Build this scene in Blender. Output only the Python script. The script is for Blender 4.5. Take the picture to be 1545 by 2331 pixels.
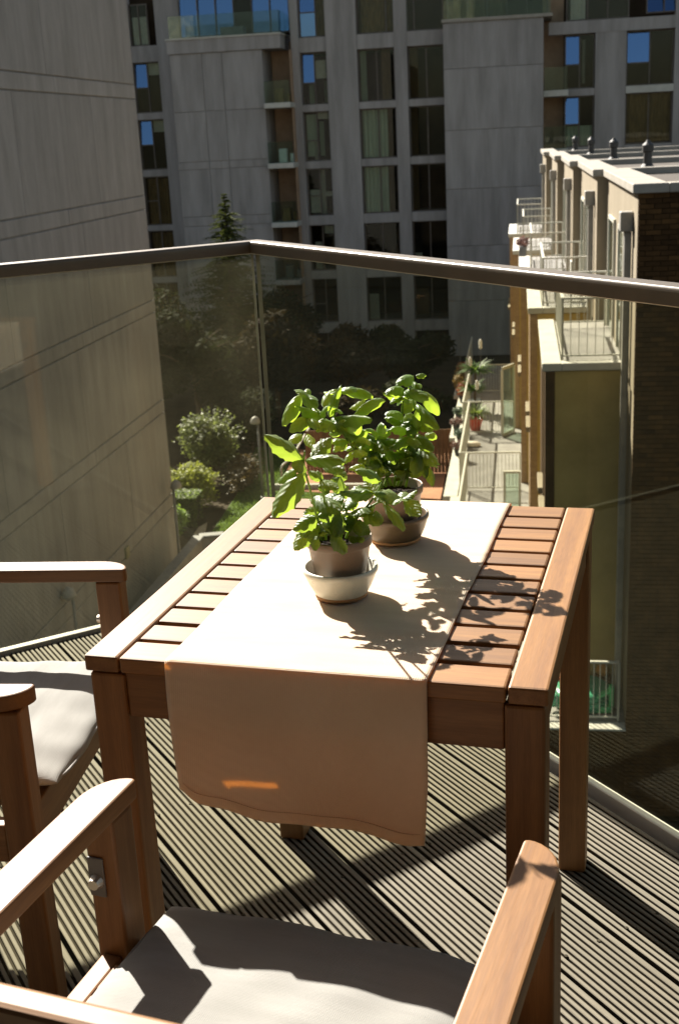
import bpy, bmesh, math, random
import numpy as np
from mathutils import Vector, Matrix

for o in list(bpy.data.objects):
    bpy.data.objects.remove(o)
scene = bpy.context.scene
C = scene.collection
rnd = random.Random(11)
PI = math.pi

# ------------------------------------------------------------------ camera
cd = bpy.data.cameras.new('camera')
cam = bpy.data.objects.new('camera', cd)
C.objects.link(cam)
cr = Vector((0.9618654676, 0.2693059307, -0.0478449356))
cu = Vector((-0.0363173456, 0.2991161712, 0.9535253361))
cf = Vector((-0.2711012220, 0.9154254922, -0.2974899925))
m = Matrix((cr, cu, -cf)).transposed().to_4x4()
m.translation = Vector((0.770478, -1.344335, 1.374552))
cam.matrix_world = m
cd.sensor_fit = 'HORIZONTAL'
cd.sensor_width = 36
cd.lens = 63.85
cd.clip_start = 0.05
cd.clip_end = 800
cd.dof.use_dof = True
cd.dof.focus_distance = 1.85
cd.dof.aperture_fstop = 20
scene.camera = cam

# ------------------------------------------------------------------ light
SUN_AZ = math.radians(-45.9)      # direction the light travels, from +X
SUN_EL = math.radians(35.5)
world = bpy.data.worlds.new('World')
scene.world = world
world.use_nodes = True
wt = world.node_tree
wt.nodes.clear()
wo = wt.nodes.new('ShaderNodeOutputWorld')
wb = wt.nodes.new('ShaderNodeBackground')
sky = wt.nodes.new('ShaderNodeTexSky')
sky.sky_type = 'NISHITA'
sky.sun_disc = False
sky.sun_elevation = SUN_EL
sky.sun_rotation = math.radians(-44.1)
sky.dust_density = 1.6
sky.ozone_density = 1.0
wb.inputs['Strength'].default_value = 0.052
wm = wt.nodes.new('ShaderNodeMix')          # warm daylight film balance of the whole sky
wm.data_type = 'RGBA'
wm.blend_type = 'MULTIPLY'
wm.inputs['Factor'].default_value = 1.0
wm.inputs['B'].default_value = (1.08, 0.96, 0.80, 1)
wt.links.new(sky.outputs[0], wm.inputs['A'])
wt.links.new(wm.outputs['Result'], wb.inputs[0])
wt.links.new(wb.outputs[0], wo.inputs[0])

sd = bpy.data.lights.new('sun', 'SUN')
sd.energy = 5.0
sd.angle = math.radians(0.53)
sd.color = (1.0, 0.945, 0.85)
sun = bpy.data.objects.new('sun', sd)
C.objects.link(sun)
sdir = Vector((math.cos(SUN_EL) * math.cos(SUN_AZ), math.cos(SUN_EL) * math.sin(SUN_AZ), -math.sin(SUN_EL)))
sun.rotation_euler = sdir.to_track_quat('-Z', 'Y').to_euler()
sun.location = (-8, 8, 12)

vs = scene.view_settings
vs.view_transform = 'Standard'
vs.look = 'None'
vs.gamma = 1
vs.use_curve_mapping = False
vs.exposure = 1.8

# ------------------------------------------------------------------ frames
ROT_COURT = math.radians(7.5)     # courtyard: local x = to the right, local y = away along the houses
ROT_BAL = math.radians(-44.196)   # balcony: local x = along the right rail towards us, y = outwards

# ------------------------------------------------------------------ materials
MATS = {}

def nn(t, kind, **kw):
    n = t.nodes.new(kind)
    for k, v in kw.items():
        if k.startswith('in_'):
            n.inputs[k[3:].replace('_', ' ')].default_value = v
        else:
            setattr(n, k, v)
    return n

def rgba(c):
    return (c[0], c[1], c[2], 1)

def mat(name, c1, c2=None, scale=4.0, stretch=(1, 1, 1), rough=0.6, bump=0.0, bscale=None, spec=0.4,
        detail=6, fine=0.0, metal=0.0, vary=0.0, lo=0.35, hi=0.65, coord='Object', transl=0.0, tcol=None, dist=0.01):
    if name in MATS:
        return MATS[name]
    mm = bpy.data.materials.new(name)
    mm.use_nodes = True
    t = mm.node_tree
    b = t.nodes['Principled BSDF']
    out = t.nodes['Material Output']
    b.inputs['Roughness'].default_value = rough
    b.inputs['Specular IOR Level'].default_value = spec
    b.inputs['Metallic'].default_value = metal
    c2 = c2 or tuple(x * 0.8 for x in c1)
    tc = nn(t, 'ShaderNodeTexCoord')
    mp = nn(t, 'ShaderNodeMapping')
    mp.inputs['Scale'].default_value = stretch
    t.links.new(tc.outputs[coord], mp.inputs[0])
    oi = nn(t, 'ShaderNodeObjectInfo')
    ad = nn(t, 'ShaderNodeVectorMath', operation='ADD')
    ml = nn(t, 'ShaderNodeVectorMath', operation='SCALE')
    cmb = nn(t, 'ShaderNodeCombineXYZ')
    for k in range(3):
        t.links.new(oi.outputs['Random'], cmb.inputs[k])
    t.links.new(cmb.outputs[0], ml.inputs[0])
    ml.inputs['Scale'].default_value = 37.0
    t.links.new(mp.outputs[0], ad.inputs[0])
    t.links.new(ml.outputs[0], ad.inputs[1])
    nz = nn(t, 'ShaderNodeTexNoise')
    nz.inputs['Scale'].default_value = scale
    nz.inputs['Detail'].default_value = detail
    nz.inputs['Roughness'].default_value = 0.62
    t.links.new(ad.outputs[0], nz.inputs['Vector'])
    mr = nn(t, 'ShaderNodeMapRange')
    mr.inputs['From Min'].default_value = lo
    mr.inputs['From Max'].default_value = hi
    t.links.new(nz.outputs['Fac'], mr.inputs['Value'])
    mx = nn(t, 'ShaderNodeMix', data_type='RGBA')
    mx.inputs['A'].default_value = rgba(c1)
    mx.inputs['B'].default_value = rgba(c2)
    t.links.new(mr.outputs[0], mx.inputs['Factor'])
    col = mx.outputs['Result']
    if fine > 0:
        n2 = nn(t, 'ShaderNodeTexNoise')
        n2.inputs['Scale'].default_value = scale * 14
        n2.inputs['Detail'].default_value = 3
        t.links.new(ad.outputs[0], n2.inputs['Vector'])
        h2 = nn(t, 'ShaderNodeMapRange')
        h2.inputs['To Min'].default_value = 1 - fine
        h2.inputs['To Max'].default_value = 1 + fine
        t.links.new(n2.outputs['Fac'], h2.inputs['Value'])
        m2 = nn(t, 'ShaderNodeVectorMath', operation='SCALE')
        t.links.new(col, m2.inputs[0])
        t.links.new(h2.outputs[0], m2.inputs['Scale'])
        col = m2.outputs[0]
    if vary > 0:
        h3 = nn(t, 'ShaderNodeMapRange')
        h3.inputs['To Min'].default_value = 1 - vary
        h3.inputs['To Max'].default_value = 1 + vary
        t.links.new(oi.outputs['Random'], h3.inputs['Value'])
        m3 = nn(t, 'ShaderNodeVectorMath', operation='SCALE')
        t.links.new(col, m3.inputs[0])
        t.links.new(h3.outputs[0], m3.inputs['Scale'])
        col = m3.outputs[0]
    t.links.new(col, b.inputs['Base Color'])
    rr = nn(t, 'ShaderNodeMapRange')
    rr.inputs['To Min'].default_value = max(0, rough - 0.08)
    rr.inputs['To Max'].default_value = min(1, rough + 0.08)
    t.links.new(nz.outputs['Fac'], rr.inputs['Value'])
    t.links.new(rr.outputs[0], b.inputs['Roughness'])
    if bump > 0:
        nb = nn(t, 'ShaderNodeTexNoise')
        nb.inputs['Scale'].default_value = bscale or scale * 6
        nb.inputs['Detail'].default_value = 5
        t.links.new(ad.outputs[0], nb.inputs['Vector'])
        bp = nn(t, 'ShaderNodeBump')
        bp.inputs['Strength'].default_value = bump
        bp.inputs['Distance'].default_value = dist
        t.links.new(nb.outputs['Fac'], bp.inputs['Height'])
        t.links.new(bp.outputs[0], b.inputs['Normal'])
    if transl > 0:
        tr = nn(t, 'ShaderNodeBsdfTranslucent')
        if tcol:
            tr.inputs['Color'].default_value = rgba(tcol)
        else:
            t.links.new(col, tr.inputs['Color'])
        ms = nn(t, 'ShaderNodeMixShader')
        ms.inputs[0].default_value = transl
        t.links.new(b.outputs[0], ms.inputs[1])
        t.links.new(tr.outputs[0], ms.inputs[2])
        t.links.new(ms.outputs[0], out.inputs['Surface'])
    MATS[name] = mm
    return mm

def wood(axis):
    st = {'x': (1.2, 22, 22), 'y': (22, 1.2, 22), 'z': (22, 22, 1.2)}[axis]
    return mat('oiled_hardwood_' + axis, (0.235, 0.112, 0.034), (0.135, 0.055, 0.014), scale=2.2, stretch=st, rough=0.52,
               spec=0.48, fine=0.30, vary=0.22, bump=0.12, bscale=6, dist=0.002, lo=0.3, hi=0.7)

def glass(name, tint, dust=0.03, rough=0.0, ior=1.45, mul=1.0, gcol=(0.9, 0.95, 0.93)):
    if name in MATS:
        return MATS[name]
    mm = bpy.data.materials.new(name)
    mm.use_nodes = True
    t = mm.node_tree
    t.nodes.remove(t.nodes['Principled BSDF'])
    out = t.nodes['Material Output']
    tr = nn(t, 'ShaderNodeBsdfTransparent')
    tr.inputs[0].default_value = rgba(tint)
    gl = nn(t, 'ShaderNodeBsdfGlossy')
    gl.inputs['Roughness'].default_value = rough
    gl.inputs['Color'].default_value = rgba(gcol)
    # Schlick reflectance, the same from both sides of the thin sheet
    r0 = ((ior - 1) / (ior + 1)) ** 2 * mul
    lw = nn(t, 'ShaderNodeLayerWeight')
    lw.inputs[0].default_value = 0.5
    pw = nn(t, 'ShaderNodeMath', operation='POWER')
    pw.inputs[1].default_value = 5.0
    t.links.new(lw.outputs['Facing'], pw.inputs[0])
    mf = nn(t, 'ShaderNodeMath', operation='MULTIPLY_ADD')
    mf.inputs[1].default_value = 1 - r0
    mf.inputs[2].default_value = r0
    mf.use_clamp = True
    t.links.new(pw.outputs[0], mf.inputs[0])
    m1 = nn(t, 'ShaderNodeMixShader')
    t.links.new(mf.outputs[0], m1.inputs[0])
    t.links.new(tr.outputs[0], m1.inputs[1])
    t.links.new(gl.outputs[0], m1.inputs[2])
    last = m1
    if dust > 0:
        tl = nn(t, 'ShaderNodeBsdfTranslucent')
        tl.inputs[0].default_value = (0.8, 0.74, 0.5, 1)
        tc = nn(t, 'ShaderNodeTexCoord')
        nz = nn(t, 'ShaderNodeTexNoise')
        nz.inputs['Scale'].default_value = 3.0
        nz.inputs['Detail'].default_value = 8
        t.links.new(tc.outputs['Object'], nz.inputs['Vector'])
        mr = nn(t, 'ShaderNodeMapRange')
        mr.inputs['From Min'].default_value = 0.4
        mr.inputs['From Max'].default_value = 0.72
        mr.inputs['To Min'].default_value = dust * 0.6
        mr.inputs['To Max'].default_value = dust * 2.2
        t.links.new(nz.outputs['Fac'], mr.inputs['Value'])
        m2 = nn(t, 'ShaderNodeMixShader')
        t.links.new(mr.outputs[0], m2.inputs[0])
        t.links.new(m1.outputs[0], m2.inputs[1])
        t.links.new(tl.outputs[0], m2.inputs[2])
        last = m2
    t.links.new(last.outputs[0], out.inputs['Surface'])
    MATS[name] = mm
    return mm

def leafmat(name, dark, light, tcol, tf=0.42, veins=26.0):
    """two-sided leaf: veins come from the leaf's own coordinates (x across, y along)"""
    if name in MATS:
        return MATS[name]
    mm = bpy.data.materials.new(name)
    mm.use_nodes = True
    t = mm.node_tree
    b = t.nodes['Principled BSDF']
    out = t.nodes['Material Output']
    tc = nn(t, 'ShaderNodeTexCoord')
    sx = nn(t, 'ShaderNodeSeparateXYZ')
    t.links.new(tc.outputs['Object'], sx.inputs[0])
    ab = nn(t, 'ShaderNodeMath', operation='ABSOLUTE')
    t.links.new(sx.outputs[0], ab.inputs[0])
    s1 = nn(t, 'ShaderNodeMath', operation='MULTIPLY_ADD')
    s1.inputs[1].default_value = -0.9
    t.links.new(ab.outputs[0], s1.inputs[0])
    t.links.new(sx.outputs[1], s1.inputs[2])
    s2 = nn(t, 'ShaderNodeMath', operation='MULTIPLY')
    s2.inputs[1].default_value = veins * 2
    t.links.new(s1.outputs[0], s2.inputs[0])
    s3 = nn(t, 'ShaderNodeMath', operation='SINE')
    t.links.new(s2.outputs[0], s3.inputs[0])
    nz = nn(t, 'ShaderNodeTexNoise')
    nz.inputs['Scale'].default_value = 5
    nz.inputs['Detail'].default_value = 4
    t.links.new(tc.outputs['Object'], nz.inputs['Vector'])
    oi = nn(t, 'ShaderNodeObjectInfo')
    a1 = nn(t, 'ShaderNodeMath', operation='MULTIPLY_ADD')
    a1.inputs[1].default_value = 0.26
    t.links.new(s3.outputs[0], a1.inputs[0])
    t.links.new(nz.outputs['Fac'], a1.inputs[2])
    a2 = nn(t, 'ShaderNodeMath', operation='MULTIPLY_ADD')
    a2.inputs[1].default_value = 0.5
    t.links.new(oi.outputs['Random'], a2.inputs[0])
    t.links.new(a1.outputs[0], a2.inputs[2])
    mr = nn(t, 'ShaderNodeMapRange')
    mr.inputs['From Min'].default_value = 0.3
    mr.inputs['From Max'].default_value = 1.1
    t.links.new(a2.outputs[0], mr.inputs['Value'])
    mx = nn(t, 'ShaderNodeMix', data_type='RGBA')
    mx.inputs['A'].default_value = rgba(dark)
    mx.inputs['B'].default_value = rgba(light)
    t.links.new(mr.outputs[0], mx.inputs['Factor'])
    t.links.new(mx.outputs['Result'], b.inputs['Base Color'])
    b.inputs['Roughness'].default_value = 0.45
    b.inputs['Specular IOR Level'].default_value = 0.6
    bp = nn(t, 'ShaderNodeBump')
    bp.inputs['Strength'].default_value = 0.22
    bp.inputs['Distance'].default_value = 0.01
    t.links.new(a1.outputs[0], bp.inputs['Height'])
    t.links.new(bp.outputs[0], b.inputs['Normal'])
    tr = nn(t, 'ShaderNodeBsdfTranslucent')
    tr.inputs[0].default_value = rgba(tcol)
    ms = nn(t, 'ShaderNodeMixShader')
    ms.inputs[0].default_value = tf
    t.links.new(b.outputs[0], ms.inputs[1])
    t.links.new(tr.outputs[0], ms.inputs[2])
    t.links.new(ms.outputs[0], out.inputs['Surface'])
    MATS[name] = mm
    return mm

def weave(name, c1, c2, transl=0.2, scale=700.0, rough=0.85, soft=0.25, tcol=None):
    """woven cloth: crossed fine threads as relief, faint slub colour"""
    if name in MATS:
        return MATS[name]
    mm = mat(name, c1, c2, scale=9, stretch=(1, 6, 1), rough=rough, spec=0.15, transl=transl, fine=0.05, tcol=tcol)
    t = mm.node_tree
    b = t.nodes['Principled BSDF']
    tc = nn(t, 'ShaderNodeTexCoord')
    ws = []
    for d in ('X', 'Y'):
        w = nn(t, 'ShaderNodeTexWave', wave_type='BANDS', bands_direction=d)
        w.inputs['Scale'].default_value = scale / 6.28
        w.inputs['Distortion'].default_value = 1.5
        w.inputs['Detail'].default_value = 2
        t.links.new(tc.outputs['Object'], w.inputs['Vector'])
        ws.append(w)
    ad = nn(t, 'ShaderNodeMath', operation='ADD')
    t.links.new(ws[0].outputs['Fac'], ad.inputs[0])
    t.links.new(ws[1].outputs['Fac'], ad.inputs[1])
    bp = nn(t, 'ShaderNodeBump')
    bp.inputs['Strength'].default_value = soft
    bp.inputs['Distance'].default_value = 0.0015
    t.links.new(ad.outputs[0], bp.inputs['Height'])
    t.links.new(bp.outputs[0], b.inputs['Normal'])
    return mm

# ------------------------------------------------------------------ builders
class MB:
    def __init__(s):
        s.v = []
        s.f = []
    def quad(s, pts):
        k = len(s.v)
        s.v += [tuple(p) for p in pts]
        s.f.append(tuple(range(k, k + len(pts))))
    def box(s, x0, x1, y0, y1, z0, z1):
        x0, x1 = min(x0, x1), max(x0, x1)
        y0, y1 = min(y0, y1), max(y0, y1)
        z0, z1 = min(z0, z1), max(z0, z1)
        k = len(s.v)
        s.v += [(x0, y0, z0), (x1, y0, z0), (x1, y1, z0), (x0, y1, z0), (x0, y0, z1), (x1, y0, z1), (x1, y1, z1), (x0, y1, z1)]
        for q in ((0, 3, 2, 1), (4, 5, 6, 7), (0, 1, 5, 4), (1, 2, 6, 5), (2, 3, 7, 6), (3, 0, 4, 7)):
            s.f.append(tuple(k + i for i in q))
        return s
    def prism(s, poly, z0, z1):
        """poly: ccw xy outline"""
        k = len(s.v)
        n = len(poly)
        s.v += [(x, y, z0) for x, y in poly] + [(x, y, z1) for x, y in poly]
        s.f.append(tuple(k + n - 1 - i for i in range(n)))
        s.f.append(tuple(k + n + i for i in range(n)))
        for i in range(n):
            j = (i + 1) % n
            s.f.append((k + i, k + j, k + n + j, k + n + i))
        return s
    def bar(s, p, q, w, h=None, up=(0, 0, 1)):
        h = h or w
        p = Vector(p); q = Vector(q)
        d = (q - p).normalized()
        a = d.cross(Vector(up))
        if a.length < 1e-4:
            a = d.cross(Vector((1, 0, 0)))
        a.normalize()
        b = a.cross(d)
        k = len(s.v)
        for e in (p, q):
            for i, j in ((-1, -1), (1, -1), (1, 1), (-1, 1)):
                s.v.append(tuple(e + a * (i * w / 2) + b * (j * h / 2)))
        for qd in ((0, 1, 2, 3), (7, 6, 5, 4), (0, 4, 5, 1), (1, 5, 6, 2), (2, 6, 7, 3), (3, 7, 4, 0)):
            s.f.append(tuple(k + i for i in qd))
        return s
    def tube(s, pts, rad, n=8, cap=True):
        pts = [Vector(p) for p in pts]
        rs = rad if isinstance(rad, (list, tuple)) else [rad] * len(pts)
        k = len(s.v)
        prev = None
        for i, p in enumerate(pts):
            d = (pts[min(i + 1, len(pts) - 1)] - pts[max(i - 1, 0)]).normalized()
            a = prev - d * prev.dot(d) if prev else d.cross(Vector((0.3, 0.9, 0.31)))
            if a.length < 1e-5:
                a = d.cross(Vector((1, 0, 0)))
            a.normalize()
            prev = a
            b = d.cross(a)
            for j in range(n):
                an = 2 * PI * j / n
                s.v.append(tuple(p + (a * math.cos(an) + b * math.sin(an)) * rs[i]))
        for i in range(len(pts) - 1):
            for j in range(n):
                jj = (j + 1) % n
                s.f.append((k + i * n + j, k + i * n + jj, k + (i + 1) * n + jj, k + (i + 1) * n + j))
        if cap:
            s.f.append(tuple(k + n - 1 - j for j in range(n)))
            e = k + (len(pts) - 1) * n
            s.f.append(tuple(e + j for j in range(n)))
        return s
    def lathe(s, prof, n=32, c=(0, 0, 0)):
        k = len(s.v)
        for r, z in prof:
            for j in range(n):
                an = 2 * PI * j / n
                s.v.append((c[0] + r * math.cos(an), c[1] + r * math.sin(an), c[2] + z))
        for i in range(len(prof) - 1):
            for j in range(n):
                jj = (j + 1) % n
                s.f.append((k + i * n + j, k + i * n + jj, k + (i + 1) * n + jj, k + (i + 1) * n + j))
        s.f.append(tuple(k + n - 1 - j for j in range(n)))
        e = k + (len(prof) - 1) * n
        s.f.append(tuple(e + j for j in range(n)))
        return s
    def mesh(s, name, base=(0, 0, 0)):
        me = bpy.data.meshes.new(name)
        bx, by, bz = base
        me.from_pydata([(x - bx, y - by, z - bz) for x, y, z in s.v], [], s.f)
        me.update()
        return me
    def build(s, name, material, parent=None, smooth=False, bevel=0.0, seg=2, kind=None, base=None):
        if base is None:
            base = tuple(parent['_b']) if parent is not None and '_b' in parent else (0, 0, 0)
        o = bpy.data.objects.new(name, s.mesh(name, base))
        C.objects.link(o)
        o.data.materials.append(material)
        if smooth:
            for p in o.data.polygons:
                p.use_smooth = True
        if bevel > 0:
            md = o.modifiers.new('bevel', 'BEVEL')
            md.width = bevel
            md.segments = seg
            md.limit_method = 'ANGLE'
        if parent is not None:
            o.parent = parent
            if '_b' in parent:
                o['_b'] = tuple(parent['_b'])
        if kind:
            o['kind'] = kind
        return o

def frame_loc(b, rot):
    c, s_ = math.cos(rot), math.sin(rot)
    return (b[0] * c - b[1] * s_, b[0] * s_ + b[1] * c, b[2])

def thing(name, label, cat, base=(0, 0, 0), rot=0.0, group=None):
    """an Empty at the thing's base; parts are given in the frame's own coordinates"""
    o = bpy.data.objects.new(name, None)
    C.objects.link(o)
    o.empty_display_size = 0.1
    o.location = frame_loc(base, rot)
    o.rotation_euler = (0, 0, rot)
    o['_b'] = tuple(float(x) for x in base)
    o['label'] = label
    o['category'] = cat
    if group:
        o['group'] = group
    return o

def struct(name, mb, material, rot=0.0, kind='structure', bevel=0.0):
    o = mb.build(name, material, None, bevel=bevel)
    o.rotation_euler = (0, 0, rot)
    o['kind'] = kind
    return o

def inst(name, me, parent, mtx, material=None):
    """one more object that shares mesh data; mtx is in the parent's frame coordinates"""
    o = bpy.data.objects.new(name, me)
    C.objects.link(o)
    o.parent = parent
    b = Vector(parent['_b']) if '_b' in parent else Vector((0, 0, 0))
    o.matrix_local = Matrix.Translation(-b) @ mtx
    return o

def tag(o, label, cat, group=None):
    o['label'] = label
    o['category'] = cat
    if group:
        o['group'] = group
    return o

# material library
W_X, W_Y, W_Z = wood('x'), wood('y'), wood('z')
concrete = mat('board_marked_concrete', (0.262, 0.247, 0.232), (0.185, 0.173, 0.16), scale=1.1, stretch=(2.2, 2.2, 0.4), rough=0.9,
               spec=0.2, fine=0.10, vary=0.07, bump=0.2, bscale=12, lo=0.28, hi=0.72)
concrete_far = mat('grey_render_far', (0.31, 0.29, 0.275), (0.22, 0.205, 0.192), scale=0.8, stretch=(2.4, 2.4, 0.3), rough=0.9, spec=0.2,
                   fine=0.05, vary=0.04, bump=0.08)
render_olive = mat('olive_brown_render', (0.44, 0.33, 0.125), (0.35, 0.26, 0.095), scale=1.5, rough=0.9, spec=0.15, fine=0.06, bump=0.06)
render_cream = mat('cream_render', (0.245, 0.205, 0.145), (0.21, 0.175, 0.12), scale=1.5, stretch=(1, 1, 0.5), rough=0.9, spec=0.2, fine=0.05, bump=0.06)
stone_white = mat('white_coping_stone', (0.46, 0.45, 0.40), (0.39, 0.38, 0.335), scale=3, rough=0.8, spec=0.25, fine=0.05, bump=0.05)
coping_grey = mat('grey_coping_stone', (0.30, 0.275, 0.235), (0.24, 0.22, 0.185), scale=3, rough=0.85, spec=0.2, fine=0.08, bump=0.1)
brickm = mat('dark_brown_brick', (0.085, 0.043, 0.014), (0.042, 0.021, 0.007), scale=2.5, rough=0.9, spec=0.2, fine=0.15, vary=0.35, bump=0.2)
mortar = mat('brown_mortar', (0.042, 0.027, 0.012), (0.03, 0.02, 0.009), scale=4, rough=0.95, spec=0.1, fine=0.1)
brick_tan = mat('tan_brick', (0.34, 0.24, 0.15), (0.24, 0.16, 0.10), scale=5, stretch=(1, 1, 5), rough=0.9, spec=0.2, fine=0.15, bump=0.15)
frame_dark = mat('bronze_window_frame', (0.10, 0.08, 0.06), (0.07, 0.055, 0.045), scale=3, rough=0.5)
frame_pale = mat('pale_painted_frame', (0.48, 0.465, 0.385), (0.41, 0.40, 0.33), scale=3, rough=0.5, fine=0.03)
metal_white = mat('white_painted_steel', (0.50, 0.485, 0.42), (0.43, 0.42, 0.36), scale=6, rough=0.5, fine=0.04)
steel = mat('brushed_steel', (0.62, 0.57, 0.50), (0.54, 0.49, 0.43), scale=3, stretch=(1, 30, 30), rough=0.44, metal=1.0, bump=0.02, bscale=40, dist=0.001)
steel_dark = mat('grey_painted_steel', (0.16, 0.16, 0.16), (0.11, 0.11, 0.11), scale=6, rough=0.5, fine=0.05)
zinc = mat('grey_zinc', (0.30, 0.28, 0.24), (0.22, 0.21, 0.19), scale=4, rough=0.55, spec=0.4, fine=0.06)
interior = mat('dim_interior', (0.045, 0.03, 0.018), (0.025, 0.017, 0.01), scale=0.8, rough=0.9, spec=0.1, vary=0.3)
brown_wall = mat('brown_loggia_wall', (0.36, 0.25, 0.165), (0.28, 0.19, 0.125), scale=2, rough=0.9, spec=0.1, fine=0.05)
curtain = mat('pale_green_curtain', (0.46, 0.52, 0.43), (0.28, 0.35, 0.29), scale=5, stretch=(7, 7, 0.3), rough=0.9, spec=0.1, lo=0.2, hi=0.8)
blind = mat('white_blind', (0.62, 0.62, 0.58), (0.52, 0.53, 0.50), scale=6, rough=0.8, spec=0.2)
drape = mat('tan_drape', (0.26, 0.17, 0.08), (0.10, 0.065, 0.032), scale=5, stretch=(8, 8, 0.4), rough=0.9, spec=0.1)
pane_m = glass('window_glass', (0.80, 0.82, 0.77), dust=0.0, ior=1.24)
pane_blue = glass('sky_tinted_glass', (0.12, 0.15, 0.2), dust=0.0, ior=2.0, mul=1.9, gcol=(0.36, 0.65, 1.2))  # blue of the reflected sky is put into the gloss colour
rail_glass = glass('balustrade_glass', (0.895, 0.89, 0.81), dust=0.0036, ior=1.33)
far_glass = glass('pale_balcony_glass', (0.72, 0.80, 0.75), dust=0.008, ior=1.3)
tile = mat('grey_terrace_paving', (0.27, 0.26, 0.24), (0.20, 0.19, 0.175), scale=2, rough=0.85, spec=0.2, fine=0.08, vary=0.08)
soil = mat('dark_potting_soil', (0.035, 0.022, 0.014), (0.015, 0.010, 0.007), scale=60, rough=0.95, spec=0.1, bump=0.8, bscale=160, fine=0.2)
# ================================================================== SETTING: ground
g = MB()
g.quad([(-300, -300, -10.03), (300, -300, -10.03), (300, 400, -10.03), (-300, 400, -10.03)])
struct('ground', g, mat('shaded_earth', (0.05, 0.036, 0.022), (0.03, 0.022, 0.014), scale=1.2, rough=0.95, spec=0.1, fine=0.2, bump=0.3), ROT_COURT)
g = MB()
g.prism([(-8.75, 31.5), (-3.4, 31.5), (-3.2, 36.0), (-7.7, 37.0), (-7.95, 43.0), (-9.6, 43.0), (-8.9, 36.8)], -10.02, -9.97)
lawn = struct('lawn', g, mat('lawn_turf', (0.075, 0.12, 0.03), (0.045, 0.075, 0.02), scale=3, rough=0.9, spec=0.15, fine=0.25, bump=0.5), ROT_COURT)
g = MB()
g.prism([(-7.6, 37.1), (-2.0, 35.9), (-2.0, 42.5), (-7.9, 42.5)], -10.02, -9.975)
struct('path', g, mat('terracotta_paving', (0.42, 0.22, 0.13), (0.32, 0.16, 0.10), scale=2, rough=0.9, spec=0.15, fine=0.12), ROT_COURT)
g = MB()
g.prism([(-9.0, 26.0), (-3.0, 26.0), (-3.0, 31.3), (-8.75, 31.3), (-9.15, 33.5), (-9.3, 33.0)], -10.02, -9.965)
struct('footpath', g, mat('pale_gravel_path', (0.36, 0.30, 0.22), (0.26, 0.21, 0.15), scale=6, rough=0.95, spec=0.1, fine=0.25, bump=0.4), ROT_COURT)

# grass blades on the lawn
def inside(px, py, poly):
    c = False
    j = len(poly) - 1
    for i in range(len(poly)):
        xi, yi = poly[i]; xj, yj = poly[j]
        if (yi > py) != (yj > py) and px < (xj - xi) * (py - yi) / (yj - yi) + xi:
            c = not c
        j = i
    return c
poly = [(-8.7, 31.5), (-3.6, 31.5), (-3.5, 36.0), (-7.75, 36.9), (-8.0, 42.9), (-9.5, 42.9), (-8.85, 36.8)]
g = MB()
while len(g.f) < 16000:
    x, y = rnd.uniform(-9.6, -5.2), rnd.uniform(31.5, 43)
    if not inside(x, y, poly):
        continue
    a = rnd.uniform(0, 2 * PI); h = rnd.uniform(0.03, 0.085); w = 0.02
    dx, dy = math.cos(a) * w, math.sin(a) * w
    lx, ly = rnd.uniform(-.03, .03), rnd.uniform(-.03, .03)
    g.quad([(x - dx, y - dy, -9.97), (x + dx, y + dy, -9.97), (x + lx, y + ly, -9.97 + h)])
go = struct('grass', g, mat('grass_blades', (0.10, 0.17, 0.04), (0.06, 0.10, 0.025), scale=2, rough=0.7, transl=0.3, tcol=(0.2, 0.3, 0.05)), ROT_COURT, kind='stuff')
go['label'] = 'short mown grass of the courtyard lawn'

# ================================================================== balcony floor
g = MB().box(-1.835, 3.2, -3.2, 1.215, -0.40, -0.036)
struct('balcony_slab', g, steel_dark, ROT_BAL)
deckmat = mat('weathered_grooved_deck', (0.17, 0.15, 0.11), (0.13, 0.114, 0.082), scale=2.0, stretch=(1.2, 14, 14), rough=0.75, spec=0.3, fine=0.16,
              vary=0.06, bump=0.15, bscale=60, dist=0.002)
deck = MB().box(-1.80, 3.1, -3.1, 1.150, -0.0358, -0.030)
deck_o = struct('deck', deck, steel_dark, ROT_BAL)
PITCH = 0.139
def board_mesh():
    # grooved profile across y, extruded along x
    w = PITCH - 0.007
    prof = []
    n = 10
    cell = w / n
    y = 0.0
    for i in range(n):
        rw = cell * 0.68
        g0 = y + rw
        prof += [(y + 0.0012, -0.0012), (y + 0.0025, 0), (g0 - 0.0012, 0), (g0, -0.0012)]
        if i < n - 1:
            prof += [(g0 + 0.0004, -0.0055), (y + cell + 0.0006, -0.0055)]
        else:
            prof[-2] = (w - 0.0025, 0); prof[-1] = (w, -0.0022)
        y += cell
    prof += [(w, -0.028), (0, -0.028)]
    k = len(prof)
    mb = MB()
    for x in (0.0, 4.84):
        mb.v += [(x, py, pz) for py, pz in prof]
    for i in range(k):
        j = (i + 1) % k
        mb.f.append((i, k + i, k + j, j))
    mb.f.append(tuple(range(k)))
    mb.f.append(tuple(2 * k - 1 - i for i in range(k)))
    me = mb.mesh('board')
    me.materials.append(deckmat)
    me.materials.append(mat('groove_dirt', (0.05, 0.042, 0.028), (0.03, 0.025, 0.017), scale=8, rough=0.95, spec=0.1))
    for pl in me.polygons:
        if len(pl.vertices) == 4 and all(me.vertices[q].co.z < -0.0011 for q in pl.vertices) and min(me.vertices[q].co.z for q in pl.vertices) < -0.003:
            pl.material_index = 1
    return me
bme = board_mesh()
v0 = 0.434 - 18 * PITCH
i = 0
while v0 + i * PITCH < 1.06:
    o = bpy.data.objects.new('board', bme)
    C.objects.link(o)
    o.parent = deck_o
    o.location = (-1.775 + rnd.uniform(-.004, .004), v0 + i * PITCH + 0.0035, rnd.uniform(-.0008, .0008))
    i += 1

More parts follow.
